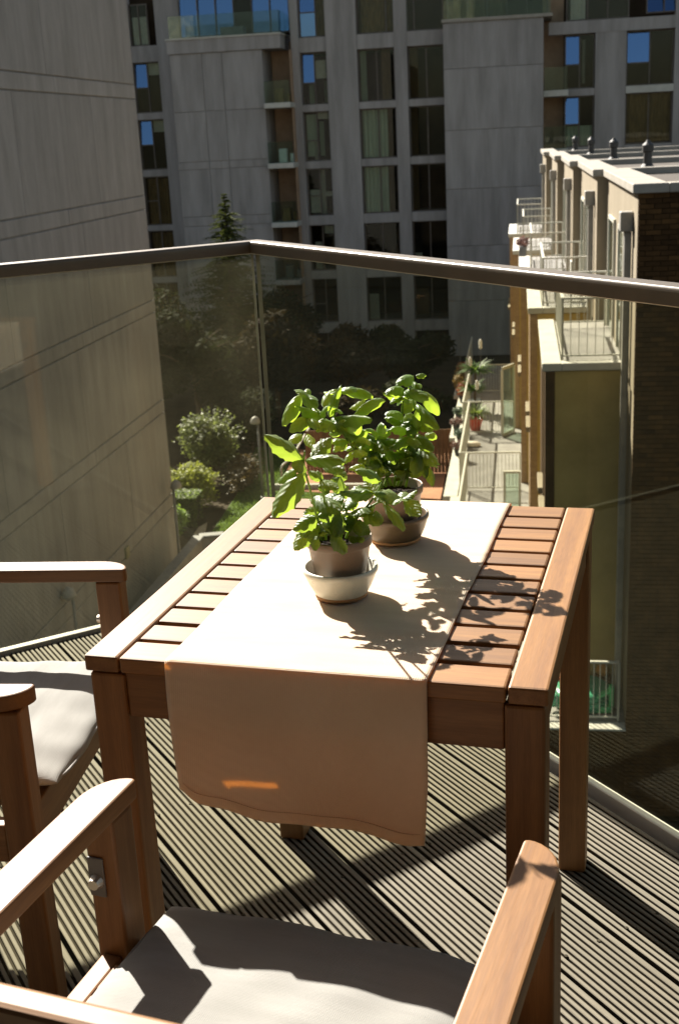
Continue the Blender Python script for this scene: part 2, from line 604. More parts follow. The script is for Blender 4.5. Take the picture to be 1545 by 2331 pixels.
# countersunk screws along the joists
sc = MB()
for k in range(i):
    for jx in range(9):
        for dy in (0.030, 0.104):
            x_, y_ = -1.55 + jx * 0.42, v0 + k * PITCH + dy
            sc.prism([(x_ + 0.0036 * math.cos(q * PI / 3), y_ + 0.0036 * math.sin(q * PI / 3)) for q in range(6)], -0.004, 0.0011)
so_ = sc.build('screws', MATS['groove_dirt'], None, kind='stuff')
so_.parent = deck_o

# unseen own flat behind camera; side wall and slab above added against sky light
g = MB().box(2.65, 3.0, -3.2, 1.2, -0.03, 2.44)
struct('wall', g, mat('own_facade_render', (0.07, 0.045, 0.028), (0.05, 0.032, 0.02), scale=3, rough=0.9), ROT_BAL)
g = MB().box(-0.6, 2.64, -2.75, -2.45, -0.03, 2.44)
struct('sky_blocker_wall', g, MATS['own_facade_render'], ROT_BAL)  # unseen, added to cut the sky fill on the balcony
g = MB().box(-1.25, 3.0, -3.2, 1.2, 2.45, 2.7)
struct('sky_blocker_slab', g, mat('sky_blocker_render', (0.10, 0.075, 0.05), (0.08, 0.06, 0.04), scale=3, rough=0.9), ROT_BAL)  # unseen slab, added and sized to darken the shade below

# ================================================================== balustrade
bal = thing('glass_balustrade', 'frameless glass balustrade with steel handrail round the corner of the balcony', 'balustrade', (-1.79, 1.17, 0), ROT_BAL)
MB().box(-1.795, -1.783, -3.0, 1.160, -0.02, 1.060).build('glass_panel', rail_glass, bal)
MB().box(-1.772, 3.0, 1.165, 1.177, -0.02, 1.060).build('glass_panel', rail_glass, bal)
edge_m = mat('ground_glass_edge', (0.30, 0.29, 0.24), (0.22, 0.215, 0.18), scale=10, rough=0.35, transl=0.3)
MB().box(-1.7955, -1.7825, 1.1603, 1.1625, -0.02, 1.0600).build('glass_edge', edge_m, bal)
MB().box(-1.7745, -1.7722, 1.1645, 1.1775, -0.02, 1.0600).build('glass_edge', edge_m, bal)
# handrail: flattened oval section, mitred at the corner
def rail_profile():
    pts = []
    for k in range(28):
        a = 2 * PI * k / 28
        ca, sa = math.cos(a), math.sin(a)
        pts.append((0.026 * math.copysign(abs(ca) ** 0.2, ca), 1.0765 + 0.0185 * math.copysign(abs(sa) ** (0.5 if sa > 0 else 0.1), sa)))
    return pts
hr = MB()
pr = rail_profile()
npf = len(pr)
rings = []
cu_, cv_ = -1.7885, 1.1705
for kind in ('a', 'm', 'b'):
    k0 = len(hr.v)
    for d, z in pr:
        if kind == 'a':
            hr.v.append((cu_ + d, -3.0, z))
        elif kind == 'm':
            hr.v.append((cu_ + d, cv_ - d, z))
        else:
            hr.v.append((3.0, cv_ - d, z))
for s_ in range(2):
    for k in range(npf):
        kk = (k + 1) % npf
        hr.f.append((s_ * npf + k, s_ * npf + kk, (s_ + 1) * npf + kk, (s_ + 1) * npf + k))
ho = hr.build('handrail', mat('painted_shade_rail_side', (0.10, 0.072, 0.045), (0.07, 0.05, 0.03), scale=4, rough=0.4, spec=0.5), bal)  # shade on the rail sides is put into this dark colour
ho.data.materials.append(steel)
for q in ho.data.polygons:  # bright top and dark sides paint how light falls on the rail
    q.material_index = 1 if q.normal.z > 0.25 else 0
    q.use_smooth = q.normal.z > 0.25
MB().box(-1.8025, -1.776, -3.0, 1.158, -0.06, 0.012).build('base_channel', zinc, bal, bevel=0.002)
MB().box(-1.776, 3.0, 1.1600, 1.1820, -0.06, 0.002).build('base_channel', metal_white, bal, bevel=0.002)

# ================================================================== concrete building on the left
lb = thing('concrete_building', 'tall board-marked concrete gable on the left with horizontal joints', 'building', (-9.2, 30.3, -10), ROT_COURT)
MB().box(-16.0, -9.245, 4.0, 30.25, -10, 7.3).build('core', concrete, lb)
zj = [-9.99, -8.42, -8.04, -5.67, -5.31, -2.90, -2.57, -0.20, 0.15, 2.55, 2.90, 5.28, 5.62, 7.32]
for k in range(len(zj) - 1):
    z0, z1 = zj[k] + 0.012, zj[k + 1] - 0.012
    y = 30.3
    off = [4.9, 6.1, 3.5][k % 3]
    if z1 - z0 < 1:
        off = 5.7
    while y > 5:
        y0 = max(4.0, y - off)
        MB().box(-9.25, -9.2 + rnd.uniform(-.008, .004), y0 + 0.008, y - 0.004, z0, z1).build('panel', concrete, lb, bevel=0.012, seg=1)
        y = y0
        off = [5.9, 4.6, 5.1][(k + int(y)) % 3] if z1 - z0 > 1 else 6.4
# wall vent
vt = MB().box(-9.20, -9.13, 25.8, 26.05, -8.45, -8.15)
vt.build('wall_lamp', mat('olive_wall_lamp', (0.22, 0.20, 0.10), rough=0.6), lb, bevel=0.02)

# low ramp wall with a coping beside the gable
rw = thing('ramp_wall', 'low dark ramp wall with grey coping beside the concrete gable', 'wall', (-8.3, 28.5, -10), ROT_COURT)
MB().prism([(-8.5, 22.0), (-8.25, 22.0), (-8.15, 29.2), (-7.6, 29.45), (-7.65, 29.6), (-8.35, 29.4)], -10, -9.06).build('wall_body', concrete, rw)
cp = MB()
cp.bar((-8.38, 22.0, -9.02), (-8.25, 29.3, -9.02), 0.3, 0.07)
cp.bar((-8.25, 29.34, -9.023), (-7.6, 29.52, -9.023), 0.3, 0.07)
cp.build('coping', steel_dark, rw, bevel=0.01)

# ================================================================== apartment block at the end of the courtyard
fb = thing('apartment_block', 'grey apartment block with two blank towers and tall windows closing the courtyard', 'building', (-5, 62, -10), ROT_COURT)
SZ = [(-10.0, -8.75), (-8.2, -5.85), (-5.42, -3.03), (-2.55, -0.15), (0.22, 2.68), (3.02, 5.55)]   # window bands
# right and left tower faces: storey panels with recessed joints
MB().box(-3.10, 1.70, 62.05, 66, -10, 6.45).build('tower_core', concrete_far, fb)
MB().box(-17.0, -12.25, 62.05, 66, -10, 6.25).build('tower_core', concrete_far, fb)
zz = [-10.0, -7.1, -4.3, -1.45, 1.4, 4.3, 6.4]
for k in range(6):
    MB().box(-3.14, 1.72, 62.0, 62.3, zz[k] + 0.012, zz[k + 1] - 0.012).build('panel', concrete_far, fb, bevel=0.01, seg=1)
zl = [-10.0, -8.0, -5.2, -2.78, -2.3, 0.1, 0.48, 2.95, 5.75]
xl = [-17.02, -15.35, -14.3, -12.22]
for k in range(len(zl) - 1):
    for j in range(3):
        MB().box(xl[j] + 0.01, xl[j + 1] - 0.01, 62.0, 62.3, zl[k] + 0.012, zl[k + 1] - 0.012).build('panel', concrete_far, fb, bevel=0.012, seg=1)
MB().box(-17.1, -11.25, 61.92, 66, 5.77, 6.42).build('cornice', concrete_far, fb)
MB().box(-17.15, -11.2, 61.87, 66, 6.424, 6.50).build('coping', stone_white, fb)
MB().box(-3.2, 2.15, 61.93, 66, 6.452, 6.60).build('coping', coping_grey, fb)
# floors, piers and inner back wall
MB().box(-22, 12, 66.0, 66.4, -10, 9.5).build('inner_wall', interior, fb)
piers = [(-9.12, -7.56), (-5.66, -5.02)]
for x0, x1 in piers:
    MB().box(x0, x1, 63.0, 63.9, -10, 9.2).build('pier', concrete_far, fb)
MB().box(-10.9, -10.5, 63.0, 63.9, -10, 9.2).build('pier', concrete_far, fb)
for k in range(len(SZ)):
    zt = SZ[k][1]
    zn = SZ[k + 1][0] if k + 1 < len(SZ) else 6.25
    MB().box(-10.5, -3.15, 63.06, 66, zt + 0.002, zn - 0.002).build('spandrel', concrete_far, fb)

pane_cache = {}
def window(b, x0, x1, y, z0, z1, n=2, mats=None, transom=None, curtains=(), fw=0.06, tilt=None, fm=None):
    """window > pane (each light its own sub-part), curtain"""
    fm = fm or frame_dark
    f = MB()
    f.box(x0, x1, y, y + 0.12, z0, z0 + fw).box(x0, x1, y, y + 0.12, z1 - fw, z1)
    f.box(x0, x0 + fw, y + 0.002, y + 0.118, z0 + fw, z1 - fw).box(x1 - fw, x1, y + 0.002, y + 0.118, z0 + fw, z1 - fw)
    ws = [x0 + fw + (x1 - x0 - 2 * fw) * i / n for i in range(n + 1)]
    for i in range(1, n):
        f.box(ws[i] - fw / 2, ws[i] + fw / 2, y + 0.004, y + 0.116, z0 + fw, z1 - fw)
    cells = []
    for i in range(n):
        a = ws[i] + (fw / 2 if i else 0)
        c = ws[i + 1] - (fw / 2 if i < n - 1 else 0)
        t = transom[i] if transom else None
        if t:
            zt = z0 + (z1 - z0) * t
            f.box(a, c, y + 0.006, y + 0.114, zt - fw / 2, zt + fw / 2)
            cells += [(i, 0, a, c, z0 + fw, zt - fw / 2), (i, 1, a, c, zt + fw / 2, z1 - fw)]
        else:
            cells += [(i, 0, a, c, z0 + fw, z1 - fw)]
    w = f.build('window', fm, b)
    for i, r, a, c, q0, q1 in cells:
        mm = pane_m
        if mats and (i, r) in mats:
            mm = mats[(i, r)]
        p = MB()
        if tilt and (i, r) in tilt:
            d = tilt[(i, r)]
            p.quad([(a, y + 0.05, q0), (c, y + 0.05, q0), (c, y + 0.05 + d, q1), (a, y + 0.05 + d, q1)])
        else:
            p.box(a + .001, c - .001, y + 0.05, y + 0.07, q0 + .001, q1 - .001)
        p.build('pane', mm, w)
    for (f0, f1, g0, g1, cm) in curtains:
        cb = MB()
        xa, xb = x0 + fw + (x1 - x0 - 2 * fw) * f0, x0 + fw + (x1 - x0 - 2 * fw) * f1
        za, zb = z0 + (z1 - z0) * g0, z0 + (z1 - z0) * g1
        n_ = 12
        for q in range(n_):
            u0, u1 = xa + (xb - xa) * q / n_, xa + (xb - xa) * (q + 1) / n_
            d0, d1 = (0.0, 0.07) if q % 2 else (0.07, 0.0)
            cb.quad([(u0, y + 0.2 + d0, za), (u1, y + 0.2 + d1, za), (u1, y + 0.2 + d1, zb), (u0, y + 0.2 + d0, zb)])
        cb.build('curtain', cm, w)
    return w

BL = {(0, 1): pane_blue}
# tall glazing between the towers
cur_l = [[(0.0, 0.95, .03, .98, drape)], [(0.0, .3, 0, .6, blind)], [], [(0, .72, .02, .98, curtain), (.74, .9, .02, .98, drape)],
         [(0, .75, .02, .98, curtain), (.75, .92, .02, .98, drape)], [(0, .18, .02, .98, curtain), (.62, .9, .02, .98, drape)]]
cur_r = [[], [(0, .4, .1, .7, drape)], [(0, .22, 0, .3, blind)], [(0, .18, .02, .98, drape)], [(0, .2, .02, .98, drape)], [(0, .24, .02, .98, drape)]]
for k, (z0, z1) in enumerate(SZ):
    window(fb, -7.54, -5.68, 63.35, z0, z1, 2, curtains=cur_l[k])
    window(fb, -5.0, -3.18, 63.35, z0, z1, 2, curtains=cur_r[k])
    tl = {(0, 1): 0.12} if k in (5,) else None
    ct = [[], [], [(0.1, .42, 0, .62, blind), (.55, .95, .8, 1, blind)], [(0, .45, .05, .55, blind), (.5, .7, 0, .98, blind), (.7, 1, .4, .5, blind)],
          [(0, .45, .1, .95, curtain), (.5, .98, .85, .98, blind), (.55, .75, .1, .8, curtain), (.3, .45, .0, .4, blind)],
          [(.5, .98, .5, .85, blind), (.2, .42, 0, .4, curtain), (.85, .98, 0, .45, curtain)]][k]
    window(fb, -10.48, -9.14, 63.35, z0, z1, 2, mats=BL if k in (5,) else None, transom=(0.42, None), curtains=ct, tilt=tl)
# loggia of the left tower
for k, z in enumerate([-5.95, -2.98, -0.02, 2.92]):
    MB().box(-12.2, -10.85, 61.6, 64.4, z, z + 0.25).build('balcony_slab', stone_white if k > 0 else concrete_far, fb, bevel=0.01, seg=1)
    MB().box(-12.15, -10.87, 61.66, 61.69, z + 0.25, z + 1.3).build('balcony_glass', far_glass, fb)
    it = MB()
    it.box(-11.75, -11.35, 62.4, 62.9, z + 0.26, z + 0.95)
    it.box(-11.2, -11.0, 62.6, 62.9, z + 0.26, z + 0.7)
    it.build('balcony_furniture', [steel_dark, drape, blind, drape][k], fb, bevel=0.03)
MB().box(-12.22, -10.9, 64.4, 64.6, -10, 6.2).build('loggia_wall', brown_wall, fb)
MB().box(-10.91, -10.88, 62.4, 64.4, -10, 5.7).build('loggia_wall', brown_wall, fb)
# wing beyond the left tower; unseen length added to shade the ground
MB().box(-48.0, -19.96, 65.0, 65.6, -10, 9.0).build('wing_wall', concrete_far, fb)
MB().box(-18.45, -17.03, 64.9, 65.6, -10, 9.0).build('wing_wall', concrete_far, fb)
wz = [(-8.6, -6.0), (-5.7, -3.13), (-2.84, -0.22), (0.13, 2.76), (3.1, 5.68)]
for k, (z0, z1) in enumerate(wz):
    window(fb, -19.94, -18.47, 65.2, z0, z1, 2, mats={(0, 1): pane_blue} if k > 2 else None, transom=(0.5, None), tilt={(0, 1): 0.12} if k > 2 else None,
           curtains=[(.05, .95, 0, .95, drape)] if k < 3 else [(.5, 1, .75, .98, blind)])
    zn = wz[k + 1][0] if k < 4 else 6.5
    MB().box(-19.96, -18.45, 65.05, 65.6, z1 + .002, zn - .002).build('spandrel', concrete_far, fb)
window(fb, -19.95, -18.95, 65.3, 6.52, 8.6, 2, curtains=[(0, .95, 0, .7, blind)])
# penthouse glazing over the towers
for x0, x1, y, nb in ((-16.8, -11.0, 63.6, 6), (-3.0, 1.95, 63.2, 5)):
    bl = {(i, 0): pane_blue for i in range(nb) if x0 < -10 and i != 3}
    window(fb, x0, x1, y, 6.62, 9.4, nb, mats=bl, tilt={k_: 0.15 for k_ in bl}, curtains=[] if x0 < -10 else [(0.05, .6, 0, .98, drape)])
    MB().box(x0 - .2, x1 + .2, y - .5, y + 3, 9.41, 9.7).build('penthouse_roof', concrete_far, fb)
MB().box(-16.95, -11.32, 62.02, 62.05, 6.51, 7.55).build('balcony_glass', far_glass, fb)
MB().box(-11.315, -11.285, 62.05, 63.6, 6.51, 7.55).build('balcony_glass', far_glass, fb)
MB().box(-3.1, 2.05, 62.02, 62.05, 6.61, 7.5).build('balcony_glass', far_glass, fb)
pf = MB().box(-14.4, -13.2, 62.5, 63.2, 6.51, 6.95)
pf.build('terrace_bench', steel_dark, fb, bevel=0.03)
window(fb, -10.48, -8.8, 63.35, 6.27, 8.9, 2, mats={(0, 0): pane_blue, (0, 1): pane_blue}, transom=(0.45, None), tilt={(0, 1): 0.12}, curtains=[(.5, 1, 0, 1, drape)])
window(fb, -7.54, -3.18, 63.35, 6.27, 8.9, 3, curtains=[(.03, .5, 0, 1, drape)])
MB().box(-8.8, -7.55, 63.1, 64, 6.26, 9.2).build('pier', concrete_far, fb)
# right-hand flats
rz = [(-2.7, -0.1), (0.3, 2.76), (3.1, 5.66)]
MB().box(4.28, 5.78, 63.4, 64.0, -10, 6.2).build('pier', concrete_far, fb)
MB().box(8.1, 12.0, 63.4, 64.0, -10, 9.0).build('pier', concrete_far, fb)
MB().box(1.73, 2.78, 64.9, 65.3, -10, 9.0).build('loggia_wall', brown_wall, fb)
MB().box(2.0, 8.1, 63.38, 64.0, 5.68, 6.26).build('spandrel', concrete_far, fb)
MB().box(1.73, 8.1, 63.44, 64.0, -10, -2.72).build('spandrel', concrete_far, fb)
for k, (z0, z1) in enumerate(rz):
    window(fb, 2.80, 4.26, 63.7, z0, z1, 2, mats=BL, transom=(0.45, None), tilt={(0, 1): 0.12},
           curtains=[(.0, 1, .0, .42, curtain)] if k != 2 else [(.6, .7, .1, .9, blind)])
    window(fb, 5.80, 8.08, 63.7, z0, z1, 2, mats=BL if k == 2 else None, transom=(0.42, None) if k == 2 else None, tilt={(0, 1): 0.12} if k == 2 else None,
           curtains=[] if k == 2 else [(.0, 1, .05, .98, drape)])
    if k < 2:
        MB().box(2.79, 4.27, 63.42, 64.0, z1 + .002, rz[k + 1][0] - .002).build('spandrel', concrete_far, fb)
        MB().box(5.79, 8.09, 63.36, 64.0, z1 + .002, rz[k + 1][0] - .002).build('spandrel', stone_white if k == 1 else concrete_far, fb)
    MB().box(1.74, 2.95, 62.6, 64.8, z0 - 0.32, z0 - 0.03).build('balcony_slab', stone_white, fb, bevel=0.01, seg=1)
    MB().box(1.78, 2.9, 62.65, 62.68, z0 - 0.03, z0 + 1.05).build('balcony_glass', far_glass, fb)
window(fb, 2.85, 5.9, 63.6, 6.28, 8.8, 3, curtains=[(.05, .3, 0, .5, blind)])
window(fb, 6.7, 8.4, 63.6, 6.42, 8.8, 2, mats={(0, 0): pane_blue, (1, 0): pane_blue}, tilt={(0, 0): .9, (1, 0): .9})
# ================================================================== terraced houses on the right
def railing(parent, p0, p1, z0, h, gap=0.1, m=None):
    m = m or metal_white
    r = MB().bar((p0[0], p0[1], z0 + h), (p1[0], p1[1], z0 + h), 0.05, 0.035).build('top_rail', m, parent)
    MB().bar((p0[0], p0[1], z0 + 0.09), (p1[0], p1[1], z0 + 0.09), 0.03, 0.025).build('bottom_rail', m, parent)
    d = Vector((p1[0] - p0[0], p1[1] - p0[1], 0))
    n = max(2, int(d.length / gap))
    b = MB()
    for i in range(n + 1):
        t = i / n
        x, y = p0[0] + d.x * t, p0[1] + d.y * t
        w = 0.016 if i in (0, n) else 0.006
        b.box(x - w, x + w, y - w, y + w, z0 + (0.0 if i in (0, n) else 0.1), z0 + h - 0.015)
    b.build('balusters', m, parent, kind='stuff')

ORD = ['nearest', 'second', 'third', 'fourth', 'farthest']
ZU, ZT = -2.42, -8.3
brick_me = MB().box(0, 0.215, 0, 0.1, 0, 0.065).mesh('brick')
brick_me.materials.append(brickm)
for i in range(5):
    A0 = 17.05 + 6.6 * i
    N0 = 2.29 - 0.2 * i
    lab = ['nearest terraced house with dark brick gable and cream upper front', 'second terraced house from the dark brick gable, cream front with downpipe',
           'third terraced house from the dark brick gable in the cream row', 'fourth terraced house from the dark brick gable in the cream row',
           'farthest terraced house at the end of the cream row'][i]
    h = thing('terraced_house', lab, 'house', (N0, A0, -10), ROT_COURT, 'terraced houses along the courtyard')
    A1 = A0 + 6.6
    # walls
    MB().box(N0, N0 + 9, A0 + (0.1 if i == 0 else 0.0), A1 - 0.003, ZU - 0.2, 0.38).build('upper_wall', render_cream, h)
    MB().box(N0 + 0.02, N0 + 8.98, A0 + 0.1, A1 - 0.003, -10, ZU - 0.202).build('lower_wall', render_cream, h)
    # parapet coping round a sunken flat roof
    c = MB()
    c.box(N0 - 0.09, N0 + 0.42, A0 - 0.07, A1 - 0.004, 0.383, 0.52)
    c.box(N0 + 0.422, N0 + 9.0, A0 - 0.066, A0 + 0.34, 0.384, 0.518)
    c.box(N0 + 8.6, N0 + 9.01, A0 + 0.342, A1 - 0.004, 0.384, 0.518)
    c.build('coping', coping_grey, h, bevel=0.012, seg=1)
    MB().box(N0 + 0.44, N0 + 8.58, A0 + 0.36, A1 - 0.02, 0.381, 0.386).build('flat_roof', mat('roof_felt', (0.06, 0.045, 0.032), (0.035, 0.027, 0.02), scale=8, rough=0.95, fine=0.25), h)
    # flue with cowl
    fl = MB()
    fx, fy = N0 + 1.05, A0 + 0.95
    fl.lathe([(0.14, 0.384), (0.14, 0.5), (0.09, 0.56), (0.085, 0.78), (0.115, 0.80), (0.115, 0.92), (0.05, 0.98), (0.03, 1.02)], 12, (fx, fy, 0))
    fl.build('flue', mat('black_flue', (0.03, 0.03, 0.03), rough=0.6), h, smooth=False)
    if i in (1, 3, 4):
        fl2 = MB()
        fl2.lathe([(0.14, 0.384), (0.14, 0.5), (0.09, 0.56), (0.085, 0.85), (0.115, 0.87), (0.115, 1.0), (0.03, 1.06)], 12, (N0 + 5.4, A0 + 3.2, 0))
        fl2.build('flue', MATS['black_flue'], h)
    # rainwater hopper and downpipe
    hp = MB()
    hp.prism([(N0 - 0.20, A0 + 0.72), (N0 - 0.004, A0 + 0.72), (N0 - 0.004, A0 + 1.0), (N0 - 0.20, A0 + 1.0)], -0.22, 0.08)
    hp.build('hopper_head', zinc, h, bevel=0.02)
    MB().box(N0 - 0.13, N0 - 0.02, A0 + 0.79, A0 + 0.93, ZT, -0.222).build('downpipe', zinc, h, bevel=0.02)
    # upper storey doors to the roof terrace
    for a, b_ in ((2.0, 3.2), (4.2, 5.6)):
        f = MB()
        f.box(N0 - 0.05, N0 - 0.004, A0 + a, A0 + a + 0.07, ZU + 0.02, -0.28).box(N0 - 0.05, N0 - 0.004, A0 + b_ - 0.07, A0 + b_, ZU + 0.02, -0.28)
        f.box(N0 - 0.048, N0 - 0.004, A0 + a + 0.07, A0 + b_ - 0.07, -0.35, -0.28)
        d = f.build('terrace_door', frame_pale, h)
        MB().box(N0 - 0.03, N0 - 0.006, A0 + a + 0.072, A0 + b_ - 0.072, ZU + 0.03, -0.352).build('pane', pane_m, d)
    # projecting bay below: brick with tall windows
    X = N0 - 1.30
    bays = A0 + 1.72
    bay = MB().box(X + 0.16, N0 + 0.01, bays, A1 - 0.002, ZT, ZU - 0.125)
    bay.build('bay', render_olive, h)
    pr_ = MB()
    edges = [bays - 0.03, bays + 0.55, bays + 1.6, bays + 2.2, bays + 3.2, A1 - 0.001]
    pr_.box(X, X + 0.158, edges[0], edges[1], ZT, ZU - 0.125)
    pr_.box(X, X + 0.158, edges[2], edges[3], ZT, ZU - 0.125)
    pr_.box(X, X + 0.158, edges[4], edges[5], ZT, ZU - 0.125)
    pr_.build('brick_pier', brick_tan if i else brickm, h)
    for e0, e1 in ((edges[1], edges[2]), (edges[3], edges[4])):
        for z0, z1 in ((ZT + 0.05, -5.9), (-5.2, -2.9)):
            f = MB()
            f.box(X + 0.02, X + 0.10, e0 + 0.002, e0 + 0.06, z0, z1).box(X + 0.02, X + 0.10, e1 - 0.06, e1 - 0.002, z0, z1)
            f.box(X + 0.022, X + 0.098, e0 + 0.06, e1 - 0.06, z1 - 0.06, z1 - 0.002)
            w = f.build('bay_window', frame_pale, h)
            MB().box(X + 0.05, X + 0.07, e0 + 0.062, e1 - 0.062, z0, z1 - 0.062).build('pane', pane_m, w)
            if z0 > -6:
                MB().box(X - 0.09, X + 0.03, e0 - 0.06, e1 + 0.06, z0 - 0.12, z0 - 0.002).build('sill', render_cream, w, bevel=0.008, seg=1)
        MB().box(X + 0.012, X + 0.158, e0 + 0.001, e1 - 0.001, -5.898, -5.33).build('spandrel', render_cream, h)
    # roof terrace on the bay
    MB().box(X + 0.2, N0 - 0.002, bays + 0.05, A1 - 0.002, ZU - 0.12, ZU - 0.03).build('terrace_floor', tile, h)
    lg = MB()
    lg.box(X - 0.05, X + 0.27, bays - 0.06, A1 - 0.004, ZU - 0.11, ZU + 0.02)
    lg.box(X + 0.272, N0 - 0.02, bays - 0.058, bays + 0.24, ZU - 0.108, ZU + 0.018)
    lg.build('white_ledge', stone_white, h, bevel=0.01, seg=1)
    railing(h, (X + 0.29, bays + 0.26), (X + 0.29, A1 - 0.9), ZU, 1.05)
    railing(h, (X + 0.29, bays + 0.26), (N0 - 0.06, bays + 0.26), ZU, 1.05, gap=0.12)
    railing(h, (X + 0.29, A1 - 0.9), (N0 - 0.06, A1 - 0.9), ZU, 1.05, gap=0.12)
    # long first-floor terrace
    MB().box(N0 - 3.02, X - 0.002 if True else 0, A0 + 0.2, A1 + 0.2 if i < 4 else A1, ZT - 0.12, ZT).build('terrace_floor', tile, h)
    MB().box(X + 0.0, N0 + 0.018, A0 + 0.2, bays - 0.035, ZT - 0.121, ZT - 0.001).build('terrace_floor', tile, h)
    MB().box(N0 - 3.3, N0 - 3.05, A0 + 0.05, A1 + 0.04, -10, ZT - 0.02).build('retaining_wall', brick_tan, h)
    MB().box(N0 - 3.42, N0 - 3.03, A0, A1 - 0.004, ZT - 0.018, ZT + 0.12).build('white_ledge', stone_white, h, bevel=0.01, seg=1)
    railing(h, (N0 - 3.0, A0 + 0.9), (N0 - 3.0, A1 + 0.86), ZT, 1.1)
    if i == 0:
        MB().box(N0 - 3.028, N0 + 0.015, A0, A0 + 0.28, ZT - 0.016, ZT + 0.02).build('white_ledge', stone_white, h, bevel=0.01, seg=1)
        MB().box(N0 - 3.0, N0 + 0.0, A0 + 0.02, A0 + 0.19, -10, ZT - 0.018).build('retaining_wall', brickm, h)
        railing(h, (N0 - 2.95, A0 + 0.32), (N0 - 0.1, A0 + 0.32), ZT, 1.1)
        # dark brick gable: single bricks where they show largest, the rest joined
        gm = MB().box(N0 + 0.012, N0 + 8.99, A0 + 0.03, A0 + 0.098, -10, 0.38)
        gw = gm.build('gable_wall', mortar, h)
        rows = 0
        rest = MB()
        cnt = 0
        z = 0.312
        while z > -9.95:
            off = 0.0 if rows % 2 == 0 else -0.1125
            k = 0
            while True:
                x = N0 + off + k * 0.225
                if x > N0 + 2.2:
                    break
                x0_, w_ = x, 0.215
                if x < N0 - 0.001:
                    x0_, w_ = N0, 0.1025
                pull = rnd.uniform(-.004, .006)
                if k < 5 and cnt < 300:
                    o = inst('brick', brick_me, gw, Matrix.Translation((x0_, A0 + pull, z)) @ Matrix.Diagonal((w_ / 0.215, 0.29, 1, 1)))
                    cnt += 1
                else:
                    rest.box(x0_, x0_ + w_, A0 + pull, A0 + 0.029, z, z + 0.065)
                k += 1
            z -= 0.075
            rows += 1
        rest.build('bricks', brickm, gw, kind='stuff')
    else:
        railing(h, (N0 - 2.95, A0 + 0.95), (X - 0.03, A0 + 0.95), ZT, 1.1)

# ------------------------------------------------------------------ things on the long terrace
def blob_leaves(mb, c, r, n, size, sq=1.0, seed=0, shell=0.45):
    rr = random.Random(seed)
    for _ in range(n):
        while True:
            d = Vector((rr.gauss(0, 1), rr.gauss(0, 1), rr.gauss(0, 1)))
            if d.length > 0.01:
                break
        d.normalize()
        t = (shell + (1 - shell) * rr.random() ** 0.6)
        p = Vector(c) + Vector((d.x * r[0], d.y * r[1], d.z * r[2])) * t
        a = Vector((rr.gauss(0, 1), rr.gauss(0, 1), rr.gauss(0, 1) * 0.6)).normalized()
        b = a.cross(d + Vector((rr.gauss(0, .4), rr.gauss(0, .4), rr.gauss(0, .4) + 0.3)))
        if b.length < 0.05:
            continue
        b.normalize()
        s_ = size * rr.uniform(0.6, 1.4)
        mb.quad([p - a * s_, p + b * s_ * 0.45 * sq, p + a * s_, p - b * s_ * 0.45 * sq])

green_m = mat('garden_leaf', (0.085, 0.13, 0.03), (0.045, 0.075, 0.018), scale=3, rough=0.6, transl=0.35, tcol=(0.25, 0.36, 0.06), vary=0.2)
pots_a = [(46.4, 'rust', 0), (45.0, 'yellow', 0), (43.6, 'yellow', 1), (42.2, 'rust', 1), (39.4, 'green', 0), (37.75, 'red', 0), (36.2, 'green', 1), (34.6, 'red', 1)]
plab = ['rust-leaved plant in the farthest small pot on the white terrace ledge', 'yellow-leaved plant second from the far end of the ledge pots',
        'yellow-leaved plant third from the far end of the ledge pots', 'red-orange leaved plant nearest of the four coloured ledge plants',
        'green succulent in black pot, farthest of the four low ledge pots', 'reddish succulent in black pot, second of the four low ledge pots',
        'grey-green succulent in black pot, third of the four low ledge pots', 'succulent in black pot nearest to us on the white terrace ledge']
pcol = {'rust': (0.36, 0.11, 0.045), 'yellow': (0.30, 0.20, 0.05), 'green': (0.10, 0.15, 0.10), 'red': (0.22, 0.12, 0.10)}
for k, (a, cc, vv) in enumerate(pots_a):
    ii = min(4, int((a - 17.05) / 6.6))
    x = 2.29 - 0.2 * ii - 3.23
    t = thing('ledge_plant', plab[k], 'potted plant', (x, a, ZT + 0.12), ROT_COURT, 'small pots along the terrace ledge')
    MB().lathe([(0.08, 0), (0.12, 0.2), (0.125, 0.26), (0.105, 0.26), (0.10, 0.22)], 14, (x, a, ZT + 0.12)).build('pot', mat('black_pot', (0.03, 0.035, 0.035), rough=0.5), t, smooth=True)
    fo = MB()
    tall = cc in ('rust', 'yellow')
    blob_leaves(fo, (x, a, ZT + (0.62 if tall else 0.46)), (0.24, 0.26, 0.30 if tall else 0.14), 420 if tall else 260, 0.05, seed=k + 3, shell=0.2)
    fo.build('foliage', mat('ledge_leaf_' + cc, pcol[cc], tuple(q * .6 for q in pcol[cc]), scale=6, rough=0.6, transl=0.3), t)

